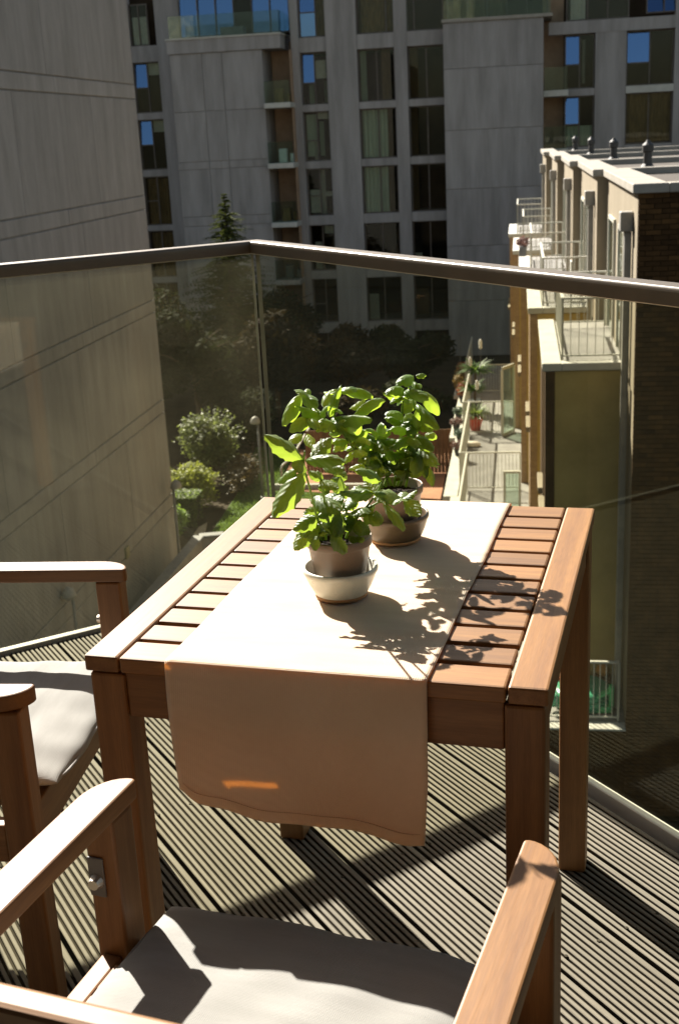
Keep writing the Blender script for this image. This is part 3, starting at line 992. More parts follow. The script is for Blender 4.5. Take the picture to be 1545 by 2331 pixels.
t = thing('potted_palm', 'spiky green plant in a red pot on the paved terrace', 'potted plant', (-0.93, 38.4, ZT), ROT_COURT)
MB().lathe([(0.16, 0), (0.24, 0.36), (0.26, 0.42), (0.22, 0.42), (0.2, 0.36)], 18, (-0.93, 38.4, ZT)).build('pot', mat('red_glazed_pot', (0.55, 0.07, 0.03), (0.42, 0.05, 0.02), scale=4, rough=0.35), t, smooth=True)
def spiky(parent, c, n, L, seed, m, up=0.6, w=0.03):
    rr = random.Random(seed)
    f = MB()
    for _ in range(n):
        a = rr.uniform(0, 2 * PI)
        el = rr.uniform(0.1, 1.3) * up + 0.15
        d = Vector((math.cos(a) * math.cos(el), math.sin(a) * math.cos(el), math.sin(el)))
        s_ = Vector((-math.sin(a), math.cos(a), 0)) * w
        l = L * rr.uniform(0.6, 1.1)
        b = Vector(c)
        p1 = b + d * l * 0.55
        p2 = b + d * l + Vector((0, 0, -0.25 * l * math.cos(el)))
        f.quad([b - s_ * .5, b + s_ * .5, p1 + s_, p1 - s_])
        f.quad([p1 - s_, p1 + s_, p2])
    return f.build('foliage', m, parent)
spiky(t, (-0.93, 38.4, ZT + 0.45), 150, 0.75, 5, mat('palm_leaf', (0.13, 0.19, 0.04), (0.07, 0.11, 0.025), scale=3, rough=0.5, transl=0.3, tcol=(0.3, 0.4, 0.06)))
t = thing('terrace_shrub', 'tall strappy green plant behind the red pot on the terrace', 'potted plant', (-1.05, 41.3, ZT), ROT_COURT)
MB().lathe([(0.2, 0), (0.28, 0.4), (0.24, 0.4)], 16, (-1.05, 41.3, ZT)).build('pot', MATS['black_pot'], t, smooth=True)
MB().tube([(-1.05, 41.3, ZT + 0.4), (-1.02, 41.3, ZT + 1.5)], [0.05, 0.04], 8).build('trunk', mat('bark', (0.12, 0.085, 0.055), (0.07, 0.05, 0.03), scale=8, stretch=(1, 1, .2), rough=0.95, bump=0.5), t)
spiky(t, (-1.0, 41.3, ZT + 1.4), 130, 0.85, 6, mat('strap_leaf', (0.06, 0.12, 0.03), (0.035, 0.07, 0.018), scale=3, rough=0.45, transl=0.3, tcol=(0.2, 0.32, 0.05)), up=0.5, w=0.045)
spiky(t, (-1.1, 41.2, ZT + 0.75), 110, 0.75, 7, MATS['strap_leaf'], up=0.5, w=0.045)
wm = mat('white_ornament', (0.8, 0.76, 0.68), rough=0.5)
for k, (x, y, z) in enumerate([(-0.82, 41.0, -5.95), (-1.18, 40.9, -6.55), (-0.93, 40.2, -7.25)]):
    o = thing('hanging_ornament', ['white ornament on top of the strappy terrace plant', 'white ornament on the left side of the strappy terrace plant',
              'lowest white ornament just above the red pot plant'][k], 'ornament', (x, y, z), ROT_COURT, 'white ornaments among the terrace plants')
    b = MB()
    b.lathe([(0.01, 0.30), (0.045, 0.26), (0.065, 0.16), (0.05, 0.06), (0.07, 0.0), (0.02, -0.05)], 10, (x, y, z))
    b.build('body', wm, o, smooth=True)
    MB().tube([(x, y, ZT), (x, y, z)], 0.008, 6).build('stake', steel_dark, o)
# open glazed door on the terrace
t = thing('open_door', 'open glazed door with pale frame standing out over the terrace', 'door', (0.35, 38.0, ZT), ROT_COURT)
f = MB()
pA, pB = Vector((0.36, 38.1, 0)), Vector((-0.02, 37.35, 0))
for z in (ZT + 0.07, ZT + 2.27):
    f.bar((pA.x, pA.y, z), (pB.x, pB.y, z), 0.05, 0.1)
for q in (pA, pB):
    f.bar((q.x, q.y, ZT + 0.12), (q.x, q.y, ZT + 2.22), 0.05, 0.09)
f.build('frame', frame_pale, t)
MB().quad([(pA.x, pA.y, ZT + .1), (pB.x, pB.y, ZT + .1), (pB.x, pB.y, ZT + 2.25), (pA.x, pA.y, ZT + 2.25)]) 
g = MB(); g.bar((pA.x, pA.y, ZT + 1.17), (pB.x, pB.y, ZT + 1.17), 0.02, 2.1); g.build('pane', far_glass, t)
MB().bar((pB.x, pB.y - .05, ZT + 1.0), (pB.x + .06, pB.y - .03, ZT + 1.0), 0.03, 0.04).build('handle', steel, t)
# glazed terrace cabinet door further towards us
t = thing('terrace_cabinet', 'pale glazed cabinet against the house at the near part of the terrace', 'cabinet', (0.55, 30.0, ZT), ROT_COURT)
f = MB()
for x in (0.12, 0.52):
    f.box(x, x + 0.06, 29.4, 29.46, ZT, ZT + 1.0)
f.box(0.12, 0.58, 29.39, 29.47, ZT + 1.0, ZT + 1.06).box(0.12, 0.58, 29.395, 29.465, ZT + .02, ZT + .08)
f.build('frame', frame_pale, t)
MB().box(0.18, 0.52, 29.42, 29.435, ZT + 0.08, ZT + 1.0).build('pane', far_glass, t)
# white trowel-shaped cushion on the paving
t = MB()
t.lathe([(0.05, -0.05), (0.2, -0.03), (0.22, 0.03), (0.15, 0.09), (0.02, 0.1)], 14)
o = t.build('floor_cushion', mat('cream_cushion', (0.72, 0.66, 0.54), rough=0.9), None, smooth=True)
o.location = frame_loc((-0.95, 36.2, ZT + 0.05), ROT_COURT)
o.scale = (1.2, .8, 1)
tag(o, 'cream floor cushion lying on the shaded terrace paving', 'cushion')
# thin pole at the far end of the ledge
o = MB().tube([(0, 0, 0), (0, 0, 1.75)], [0.022, 0.012], 8).build('flag_pole', steel_dark, None)
o.location = frame_loc((-1.85, 47.4, ZT + 0.1), ROT_COURT)
tag(o, 'thin dark pole at the far end of the terrace ledge', 'pole')

# toys at the near end of the terrace
gt = mat('green_toy_plastic', (0.05, 0.26, 0.15), (0.035, 0.20, 0.11), scale=4, rough=0.35)
gl = mat('light_green_toy_plastic', (0.06, 0.42, 0.16), (0.05, 0.34, 0.12), scale=4, rough=0.35)
t = thing('sandbox', 'round green plastic sandbox with domed lid behind the lower terrace rail', 'sandbox', (1.62, 18.05, ZT), ROT_COURT)
MB().lathe([(0.40, 0.0), (0.50, 0.04), (0.54, 0.2), (0.50, 0.22)], 28, (1.62, 18.05, ZT)).build('tub', gt, t, smooth=True)
MB().lathe([(0.52, 0.222), (0.53, 0.27), (0.42, 0.36), (0.40, 0.35), (0.30, 0.42), (0.28, 0.41), (0.15, 0.46), (0.02, 0.475)], 28, (1.62, 18.05, ZT)).build('lid', gt, t, smooth=True)
hd = MB()
hd.lathe([(0.02, -0.1), (0.12, -0.06), (0.14, 0.02), (0.1, 0.1), (0.02, 0.13)], 12, (1.12, 17.75, ZT + 0.18))
hd.build('head', gt, t, smooth=True)
t = thing('toy_slide', 'bright green plastic toy lying beside the green sandbox', 'toy', (1.95, 17.7, ZT), ROT_COURT)
b = MB()
b.prism([(1.55, 17.6), (2.12, 17.62), (2.15, 17.85), (1.6, 17.82)], ZT + 0.02, ZT + 0.14)
b.build('base', gl, t, bevel=0.03)
b = MB(); b.bar((1.58, 17.7, ZT + 0.16), (2.1, 17.72, ZT + 0.42), 0.16, 0.04); b.build('ramp', gl, t, bevel=0.012)
b = MB(); b.box(2.06, 2.14, 17.64, 17.8, ZT + 0.142, ZT + 0.5); b.build('support', gl, t, bevel=0.015)
t = thing('striped_parasol', 'small rolled red and white striped parasol by the sandbox', 'parasol', (1.2, 18.35, ZT), ROT_COURT)
for k in range(5):
    z0 = ZT + 0.32 + k * 0.1
    MB().lathe([(0.12 - .012 * k, z0), (0.108 - .012 * k, z0 + 0.098)], 14, (1.2, 18.35, 0)).build('stripe', mat('red_canvas', (0.6, 0.09, 0.03), rough=0.8) if k % 2 == 0 else mat('white_canvas', (0.8, 0.77, 0.7), rough=0.8), t, smooth=True)
MB().tube([(1.2, 18.35, ZT), (1.2, 18.35, ZT + 0.9)], 0.015, 8).build('pole', steel, t)
o = MB().lathe([(0.01, -0.12), (0.08, -0.09), (0.12, 0), (0.08, 0.09), (0.01, 0.12)], 16).build('toy_ball', mat('orange_rubber', (0.5, 0.22, 0.04), rough=0.5), None, smooth=True)
o.location = frame_loc((2.0, 18.5, ZT + 0.42), ROT_COURT)
tag(o, 'orange ball behind the green sandbox', 'ball')
o2 = MB().box(-.15, .15, -.15, .15, 0, .3).build('toy_crate', mat('brown_crate', (0.2, 0.12, 0.06), rough=0.8), None, bevel=0.01)
o2.location = frame_loc((2.0, 18.5, ZT), ROT_COURT)
tag(o2, 'small dark crate under the orange ball on the terrace', 'crate')
# furniture on the upper terraces
t = thing('terrace_chair', 'pale garden chair on the second roof terrace', 'chair', (1.55, 26.9, ZU - .03), ROT_COURT)
b = MB().box(1.35, 1.75, 26.7, 27.1, ZU + .38, ZU + .42); b.build('seat', metal_white, t, bevel=.01)
b = MB().box(1.71, 1.75, 26.7, 27.1, ZU + .422, ZU + .85); b.build('backrest', metal_white, t, bevel=.01)
for x, y in ((1.37, 26.72), (1.73, 26.72), (1.37, 27.08), (1.73, 27.08)):
    MB().bar((x, y, ZU - .03), (x, y, ZU + .379), .025).build('leg', steel_dark, t)
o = thing('dark_planter', 'dark hanging planter with red flowers on the third roof terrace rail', 'planter', (0.72, 33.5, ZU + .2), ROT_COURT)
MB().box(.55, .75, 33.2, 33.8, ZU + .35, ZU + .62).build('trough', steel_dark, o, bevel=.02)
b = MB(); blob_leaves(b, (.65, 33.5, ZU + .72), (.2, .4, .16), 260, .05, seed=40, shell=.2)
b.build('flowers', mat('ledge_leaf_red', pcol['red']), o)

# ================================================================== courtyard: lamps, fence, plants
def lamp(x, y, ztop, lab, fl=1):
    t = thing('lamp_post', lab, 'lamp post', (x, y, -10), ROT_COURT, 'courtyard lamp posts')
    MB().tube([(x, y, -10), (x, y, ztop - 0.1)], [0.045, 0.035], 10).build('post', steel_dark, t, smooth=True)
    hd = MB()
    hd.lathe([(0.03, -0.02), (0.16, 0.0), (0.165, 0.06), (0.12, 0.17), (0.04, 0.23), (0.01, 0.235)], 16, (x - 0.08 * fl, y, ztop - 0.2))
    hd.build('lamp_head', zinc, t, smooth=True)
    MB().lathe([(0.09, -10), (0.09, -9.9), (0.05, -9.88)], 12, (x, y, 0)).build('foot', steel_dark, t)
lamp(-7.88, 36.0, -7.2, 'lamp post standing by the lawn, seen beside the glass corner')
lamp(-8.92, 29.5, -7.47, 'lamp post close to the far edge of the concrete gable', -1)
lamp(-8.95, 21.6, -7.6, 'lamp post in front of the concrete gable, behind the left armchair')

ft = thing('timber_fence', 'brown vertical board fence behind the herb pots', 'fence', (-4, 39.0, -10), ROT_COURT)
fm = mat('brown_fence_board', (0.24, 0.12, 0.055), (0.15, 0.075, 0.035), scale=4, stretch=(6, 6, .4), rough=0.85, vary=0.2)
fbme = MB().box(0, 0.115, 0, 0.025, 0, 1.55).mesh('board')
fbme.materials.append(fm)
for k in range(42):
    inst('board', fbme, ft, Matrix.Translation((-6.9 + k * 0.125, 39.0, -9.95 + rnd.uniform(-.01, .01))))
b = MB().box(-6.9, -1.65, 39.03, 39.08, -9.7, -9.6).box(-6.9, -1.65, 39.03, 39.08, -8.8, -8.7)
b.build('cross_rail', fm, ft)
hr_ = thing('ramp_handrail', 'bent pale metal handrail on the terracotta paving', 'handrail', (-7.6, 39.0, -10), ROT_COURT)
MB().tube([(-7.75, 38.6, -10), (-7.75, 38.6, -9.65), (-7.7, 38.75, -9.55), (-7.45, 39.3, -9.4), (-7.2, 41.5, -8.9), (-7.2, 41.6, -9.95)], 0.035, 8).build('tube', metal_white, hr_, smooth=True)
kb = MB().box(-7.75, -3.0, 37.15, 37.3, -9.99, -9.82)
kb = kb.build('kerb', stone_white, None)
kb.rotation_euler = (0, 0, ROT_COURT)
kb['kind'] = 'structure'

def crown_tree(name, lab, x, y, z0, z1, r, n, size, m, seed, trunk_h=0.45, cat='tree', group=None, lobes=7, tr=0.14):
    t = thing(name, lab, cat, (x, y, z0), ROT_COURT, group)
    rr = random.Random(seed)
    H = z1 - z0
    tz = z0 + H * trunk_h
    tk = MB().tube([(x, y, z0), (x + .1, y, z0 + H * .25), (x, y + .08, tz), (x, y, z0 + H * .8)], [tr, tr * .8, tr * .55, tr * .2], 8)
    for k in range(6):
        a = rr.uniform(0, 2 * PI); q = z0 + H * rr.uniform(trunk_h * .7, .75)
        tk.tube([(x, y, q), (x + math.cos(a) * r * .4, y + math.sin(a) * r * .4, q + H * .12), (x + math.cos(a) * r * .75, y + math.sin(a) * r * .75, q + H * .18)], [tr * .4, tr * .25, tr * .08], 6)
    tk.build('trunk', MATS['bark'], t, smooth=True)
    f = MB()
    cz = (tz + z1) / 2
    hz = (z1 - tz) / 2 * 1.05
    for k in range(lobes):
        a = rr.uniform(0, 2 * PI); q = rr.random() ** .5 * .62; e = rr.uniform(-.6, .6)
        s_ = rr.uniform(.34, .56)
        blob_leaves(f, (x + math.cos(a) * r * q, y + math.sin(a) * r * q, cz + e * hz), (r * s_, r * s_, hz * s_ * 1.05), n // lobes, size, seed=seed * 31 + k, shell=.3)
    f.build('crown', m, t)
    return t
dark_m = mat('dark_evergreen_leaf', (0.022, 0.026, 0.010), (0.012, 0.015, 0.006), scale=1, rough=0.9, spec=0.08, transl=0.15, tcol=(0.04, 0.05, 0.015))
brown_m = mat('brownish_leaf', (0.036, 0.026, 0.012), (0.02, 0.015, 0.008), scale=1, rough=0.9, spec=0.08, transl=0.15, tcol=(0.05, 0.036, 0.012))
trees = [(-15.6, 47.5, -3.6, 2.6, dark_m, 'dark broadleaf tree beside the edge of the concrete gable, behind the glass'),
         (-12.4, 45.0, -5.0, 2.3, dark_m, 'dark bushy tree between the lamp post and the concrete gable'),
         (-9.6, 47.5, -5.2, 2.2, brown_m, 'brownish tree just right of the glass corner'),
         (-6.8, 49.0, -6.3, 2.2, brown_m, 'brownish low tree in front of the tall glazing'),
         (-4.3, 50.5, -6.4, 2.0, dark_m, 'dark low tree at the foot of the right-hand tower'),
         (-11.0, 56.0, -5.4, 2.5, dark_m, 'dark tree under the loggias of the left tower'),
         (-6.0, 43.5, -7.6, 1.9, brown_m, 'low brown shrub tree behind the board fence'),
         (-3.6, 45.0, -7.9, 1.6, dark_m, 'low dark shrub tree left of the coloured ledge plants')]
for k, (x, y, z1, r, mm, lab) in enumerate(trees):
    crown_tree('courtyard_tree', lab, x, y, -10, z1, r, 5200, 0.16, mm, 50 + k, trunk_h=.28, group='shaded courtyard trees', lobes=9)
# conifer rising above the handrail
ct = thing('conifer_tree', 'spiky dark conifer whose tip rises above the handrail', 'tree', (-12.3, 52, -10), ROT_COURT)
MB().tube([(-12.3, 52, -10), (-12.3, 52, -0.8)], [0.2, 0.02], 8).build('trunk', MATS['bark'], ct)
f = MB()
rr = random.Random(77)
z = -8.5
while z < -0.75:
    t_ = (z + 8.5) / 7.8
    R_ = 4.6 * (1 - t_) ** 1.0 + 0.06
    for k in range(int(7 + 10 * (1 - t_))):
        a = rr.uniform(0, 2 * PI)
        L_ = R_ * rr.uniform(.6, 1.15)
        d = Vector((math.cos(a), math.sin(a), rr.uniform(.05, .5)))
        for q in range(16):
            s_ = q / 16
            p = Vector((-12.3, 52, z)) + d * L_ * s_ + Vector((0, 0, -0.35 * L_ * s_ * s_))
            for sd_ in (-1, 1):
                e = Vector((-math.sin(a) * sd_, math.cos(a) * sd_, rr.uniform(-.1, .5))) + d * .6
                e.normalize()
                w_ = Vector((rr.gauss(0, 1), rr.gauss(0, 1), rr.gauss(0, 1))).cross(e)
                w_.normalize()
                l_ = .42 * (1.1 - s_) * (.3 + .7 * (1 - t_))
                f.quad([p - w_ * .04, p + w_ * .04, p + e * l_])
    z += 0.13
f.build('crown', mat('conifer_needles', (0.06, 0.07, 0.02), (0.028, 0.038, 0.012), scale=1, rough=0.8, spec=0.15, transl=0.15, tcol=(0.15, 0.18, 0.03)), ct)
# bushes and hedges by the gable
yel = mat('yellow_green_leaf', (0.22, 0.235, 0.03), (0.10, 0.125, 0.02), scale=2, rough=0.6, transl=0.4, tcol=(0.36, 0.40, 0.06), vary=.1)
def bush(name, lab, x, y, z0, rx, ry, h, n, size, m, seed, lobes=6):
    t = thing(name, lab, 'bush', (x, y, z0), ROT_COURT)
    rr = random.Random(seed)
    st = MB()
    for k in range(5):
        a = rr.uniform(0, 2 * PI)
        st.tube([(x, y, z0), (x + math.cos(a) * rx * .5, y + math.sin(a) * ry * .5, z0 + h * .7)], [.03, .008], 6)
    st.build('stem', MATS['bark'], t)
    f = MB()
    for k in range(lobes):
        a = rr.uniform(0, 2 * PI); q = rr.random() ** .5 * .55
        s_ = rr.uniform(.4, .62)
        blob_leaves(f, (x + math.cos(a) * rx * q, y + math.sin(a) * ry * q, z0 + h * rr.uniform(.35, .72)), (rx * s_, ry * s_, h * s_ * .6), n // lobes, size, seed=seed * 17 + k, shell=.35)
    # loose sprigs that break the outline
    for k in range(70):
        a = rr.uniform(0, 2 * PI); e = rr.uniform(.1, 1.4)
        d = Vector((math.cos(a) * math.cos(e) * rx, math.sin(a) * math.cos(e) * ry, math.sin(e) * h * .45))
        b0 = Vector((x, y, z0 + h * .5)) + d * rr.uniform(.6, .8)
        for q in range(9):
            p = b0 + d * .055 * q + Vector((rr.gauss(0, .02), rr.gauss(0, .02), rr.gauss(0, .02) - .004 * q * q * .3))
            aa = Vector((rr.gauss(0, 1), rr.gauss(0, 1), rr.gauss(0, .7))).normalized()
            bb = aa.cross(Vector((rr.gauss(0, .5), rr.gauss(0, .5), 1))).normalized()
            s2_ = size * rr.uniform(.5, .95)
            f.quad([p - aa * s2_, p + bb * s2_ * .4, p + aa * s2_, p - bb * s2_ * .4])
    f.build('foliage', m, t)
bush('round_bush', 'rounded variegated bush beside the path behind the glass', -10.15, 38.6, -10, 1.15, 1.2, 2.6, 5200, .085, mat('variegated_leaf', (0.11, 0.135, 0.045), (0.04, 0.06, 0.018), scale=2, rough=.55, transl=.3, tcol=(.25, .3, .08)), 201, 8)
bush('yellow_bush', 'feathery yellow-green bush next to the concrete gable', -10.2, 35.2, -10, 1.15, 1.0, 1.45, 5200, .075, yel, 202, 9)
bush('leafy_bush', 'bright green leafy bush low against the corner of the gable', -9.85, 31.8, -10, .55, .7, 1.15, 2600, .085, mat('bright_leaf', (0.12, 0.20, 0.03), (0.06, 0.11, 0.02), scale=2, rough=.5, transl=.4, tcol=(.3, .45, .06)), 203, 6)
bush('path_shrub', 'brownish low shrub along the shaded edge of the path', -9.0, 37.5, -10, .7, 2.2, .9, 3000, .07, mat('russet_leaf', (0.11, 0.075, 0.025), (0.06, 0.045, 0.02), scale=2, rough=.6, transl=.3), 204, 8)
bush('tall_shrub', 'tall dark shrub behind the lamp post by the lawn', -9.6, 42.5, -10, 1.2, 1.4, 2.4, 4200, .09, dark_m, 205, 8)
hg = thing('clipped_hedge', 'flat clipped hedge between the yellow bush and the leafy bush', 'hedge', (-9.8, 33.4, -10), ROT_COURT)
f = MB()
for _ in range(4200):
    x, y = rnd.uniform(-10.5, -9.35), rnd.uniform(33.0, 34.0)
    zz_ = rnd.choice([rnd.uniform(-9.1, -9.02), rnd.uniform(-9.95, -9.05)])
    if zz_ < -9.1 and rnd.random() < .5:
        y = 33.0
    a = Vector((rnd.gauss(0, 1), rnd.gauss(0, 1), rnd.gauss(0, .5))).normalized()
    b_ = a.cross(Vector((rnd.gauss(0, .4), rnd.gauss(0, .4), 1))).normalized()
    p = Vector((x, y, zz_))
    f.quad([p - a * .06, p + b_ * .03, p + a * .06, p - b_ * .03])
f.build('foliage', green_m, hg)
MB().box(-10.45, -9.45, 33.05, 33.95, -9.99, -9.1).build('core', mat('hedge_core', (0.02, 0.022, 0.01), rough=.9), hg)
# ================================================================== TABLE
TW, TD, TH = 0.626, 0.749, 0.72
tb = thing('garden_table', 'small reddish hardwood slatted table standing on the deck', 'table', (TW / 2, TD / 2, 0))
for x0 in (0.0, TW - 0.050):
    MB().box(x0, x0 + 0.050, 0, TD, TH - 0.024, TH).build('side_rail', W_Y, tb, bevel=0.0035)
sp = TD / 12
for k in range(12):
    g0 = 0.0 if k == 0 else (0.0063 if k == 2 else 0.0048)
    g1 = 0.0 if k == 11 else (0.0063 if k == 1 else 0.0048)
    MB().box(0.0525, TW - 0.0525, k * sp + g0, (k + 1) * sp - g1, TH - (0.0115 if k in (1, 2) else 0.0235), TH - 0.0008).build('slat', W_X, tb, bevel=0.003)
for y0 in (0.008, TD - 0.030):
    MB().box(0.0555, TW - 0.0555, y0, y0 + 0.022, TH - 0.092, TH - 0.0245).build('apron', W_X, tb, bevel=0.0025)
for x0 in (0.010, TW - 0.032):
    MB().box(x0, x0 + 0.022, 0.0565, TD - 0.0565, TH - 0.092, TH - 0.0245).build('apron', W_Y, tb, bevel=0.0025)
for x0 in (0.004, TW - 0.055):
    for y0 in (0.004, TD - 0.055):
        MB().box(x0, x0 + 0.051, y0, y0 + 0.051, 0, TH - 0.027).build('leg', W_Z, tb, bevel=0.004)
MB().box(TW / 2 - .02, TW / 2 + .02, 0.031, TD - 0.031, TH - 0.06, TH - 0.0245).build('centre_batten', W_Y, tb, bevel=.002)

# ================================================================== RUNNER
def runner():
    X0, X1 = 0.122, 0.476
    nx = 44
    path = []                       # (y, z, hang parameter, side)
    top = TH + 0.0032
    back_drop = 0.17
    nb = 14
    for k in range(nb):
        path.append((TD + 0.0065, top - 0.006 - back_drop * (1 - k / nb), 0, 0))
    for k in range(4):
        a = PI / 2 * k / 4
        path.append((TD + 0.0065 * math.cos(a), top - 0.0065 + 0.0065 * math.sin(a), 0, 1))
    nt = 90
    for k in range(nt + 1):
        path.append((TD - TD * k / nt, top, 0, 1))
    for k in range(1, 4):
        a = PI / 2 * k / 4
        path.append((-0.0065 * math.sin(a), top - 0.0065 + 0.0065 * math.cos(a), 0, 1))
    nf = 40
    for k in range(nf + 1):
        path.append((-0.0065, top - 0.0065, k / nf, 2))
    v = []
    for (y, z, hp, sd_) in path:
        for i in range(nx + 1):
            s_ = i / nx
            x = X0 + (X1 - X0) * s_
            yy, zz_ = y, z
            if sd_ == 1 and 0 < y < TD:
                # ironing creases across the cloth and faint cockle
                for yc, am in ((0.305, 0.0016), (0.365, 0.0012), (0.468, 0.0018), (0.60, 0.0012)):
                    zz_ += am * math.exp(-((y - yc - 0.006 * math.sin(s_ * 5 + yc * 20)) / 0.004) ** 2)
                zz_ += 0.0006 * math.sin(y * 60 + s_ * 9) * math.sin(s_ * 14)
                x += 0.0012 * math.sin(y * 17)
            if sd_ == 2:
                drop = 0.176 + 0.046 * min(1, s_ / 0.75) - 0.012 * math.exp(-(s_ / 0.05) ** 2) - 0.004 * math.exp(-((1 - s_) / 0.04) ** 2)
                drop += 0.003 * math.sin(s_ * 7) + 0.0015 * math.sin(s_ * 23)
                zz_ = z - drop * hp
                yy = y - 0.010 * math.sin(hp * PI * .5) - 0.013 * hp * math.sin(s_ * 5.2 + 0.6) - 0.004 * hp * math.sin(s_ * 13 + 1 + hp) - 0.012 * hp ** 3
                x = X0 + (X1 - X0) * s_ + hp * hp * 0.016 * (1 - s_) ** 2 + 0.004 * hp * (1 - s_)
                x -= 0.012 * max(0, hp - .6) * s_
            v.append((x, yy, zz_))
    n = nx + 1
    f = []
    for r in range(len(path) - 1):
        for i in range(nx):
            f.append((r * n + i, r * n + i + 1, (r + 1) * n + i + 1, (r + 1) * n + i))
    mb = MB()
    mb.v, mb.f = v, f
    rows = len(path)
    hem = [[v[(rows - 4) * n + q] for q in range(1, nx)]]
    return mb, hem
cloth = weave('natural_linen', (0.78, 0.70, 0.55), (0.71, 0.63, 0.48), transl=0.36, tcol=(1.0, 0.55, 0.16))
rmb, hems = runner()
ro = rmb.build('table_runner', cloth, None, smooth=True)
md = ro.modifiers.new('thickness', 'SOLIDIFY')
md.thickness = 0.0014
md.offset = 1
for hpts in hems:
    hs = MB().tube([(q[0], q[1] - (0.0012 if q[1] < -0.001 else 0), q[2] + (0.0010 if q[1] >= -0.001 else 0)) for q in hpts], 0.0006, 5).build('hem', cloth, None, smooth=True)
    hs.parent = ro
tag(ro, 'off-white linen runner laid along the table and hanging over its front edge', 'table runner')

# ================================================================== CHAIRS
def arm_outline(side):
    # local: x lateral, y forward; inner edge at 0.245, outer at 0.293, outer front corner rounded
    xi, xo = 0.245, 0.294
    pts = [(xi, -0.50), (xo, -0.50)]
    for k in range(9):
        a = PI / 2 * k / 8
        pts.append((xi + 0.004 + (xo - xi - 0.004) * math.cos(a), -0.062 + 0.062 * math.sin(a)))
    pts.append((xi, -0.004))
    if side < 0:
        pts = [(-x, y) for x, y in reversed(pts)]
    return pts

def chair(lab, loc, rot):
    t = thing('armchair', lab, 'chair', (0, 0, 0), 0, 'hardwood armchairs at the table')
    for s_ in (-1, 1):
        MB().prism(arm_outline(s_), 0.594, 0.62).build('armrest', W_Y, t, bevel=0.004)
        x0, x1 = (0.247, 0.290) if s_ > 0 else (-0.290, -0.247)
        MB().box(x0, x1, -0.062, -0.014, 0, 0.593).build('front_leg', W_Z, t, bevel=0.004)
        MB().box(x0 + .002, x1 - .002, -0.49, -0.445, 0, 0.593).build('rear_leg', W_Z, t, bevel=0.004)
        sr = MB().box(x0 + .008, x1 - .008, -0.444, -0.063, 0.335, 0.40).build('side_rail', W_Y, t, bevel=0.003)
        if s_ < 0:
            br = MB().box(-0.288, -0.266, -0.0655, -0.0625, 0.485, 0.54).build('bracket', steel_dark, t, bevel=0.001)
            MB().tube([(-0.277, -0.0655, 0.507), (-0.277, -0.075, 0.507)], [0.010, 0.007], 12).build('bolt', steel, br)
        # back stile
        MB().bar((s_ * 0.222, -0.40, 0.36), (s_ * 0.222, -0.565, 0.778), 0.028, 0.045).build('back_stile', W_Z, t, bevel=.003)
    MB().box(-0.2465, 0.2465, -0.058, -0.030, 0.335, 0.405).build('front_rail', W_X, t, bevel=0.003)
    MB().box(-0.2465, 0.2465, -0.485, -0.457, 0.335, 0.395).build('rear_rail', W_X, t, bevel=0.003)
    for k in range(6):
        y = -0.115 - k * 0.058
        MB().box(-0.246, 0.246, y - .023, y + .023, 0.398, 0.412).build('seat_slat', W_X, t, bevel=0.002)
    tr_ = MB()
    tr_.box(-0.245, 0.245, -0.585, -0.560, 0.757, 0.799)
    tr_.build('top_rail', W_X, t, bevel=0.005)
    for k in range(7):
        x = -0.17 + k * 0.0567
        MB().bar((x, -0.41, 0.42), (x, -0.562, 0.762), 0.035, 0.012).build('back_slat', W_Z, t, bevel=.002)
    t.location = loc
    t.rotation_euler = (0, 0, rot)
    return t
near_rot = math.radians(-4.6)
left_rot = math.radians(-80.2)
near_loc = (0.374, -0.152, 0)
left_loc = (-0.182, 0.339, 0)
chair('hardwood armchair nearest the camera, facing the front of the table', near_loc, near_rot)
chair('hardwood armchair at the left side of the table by the glass', left_loc, left_rot)

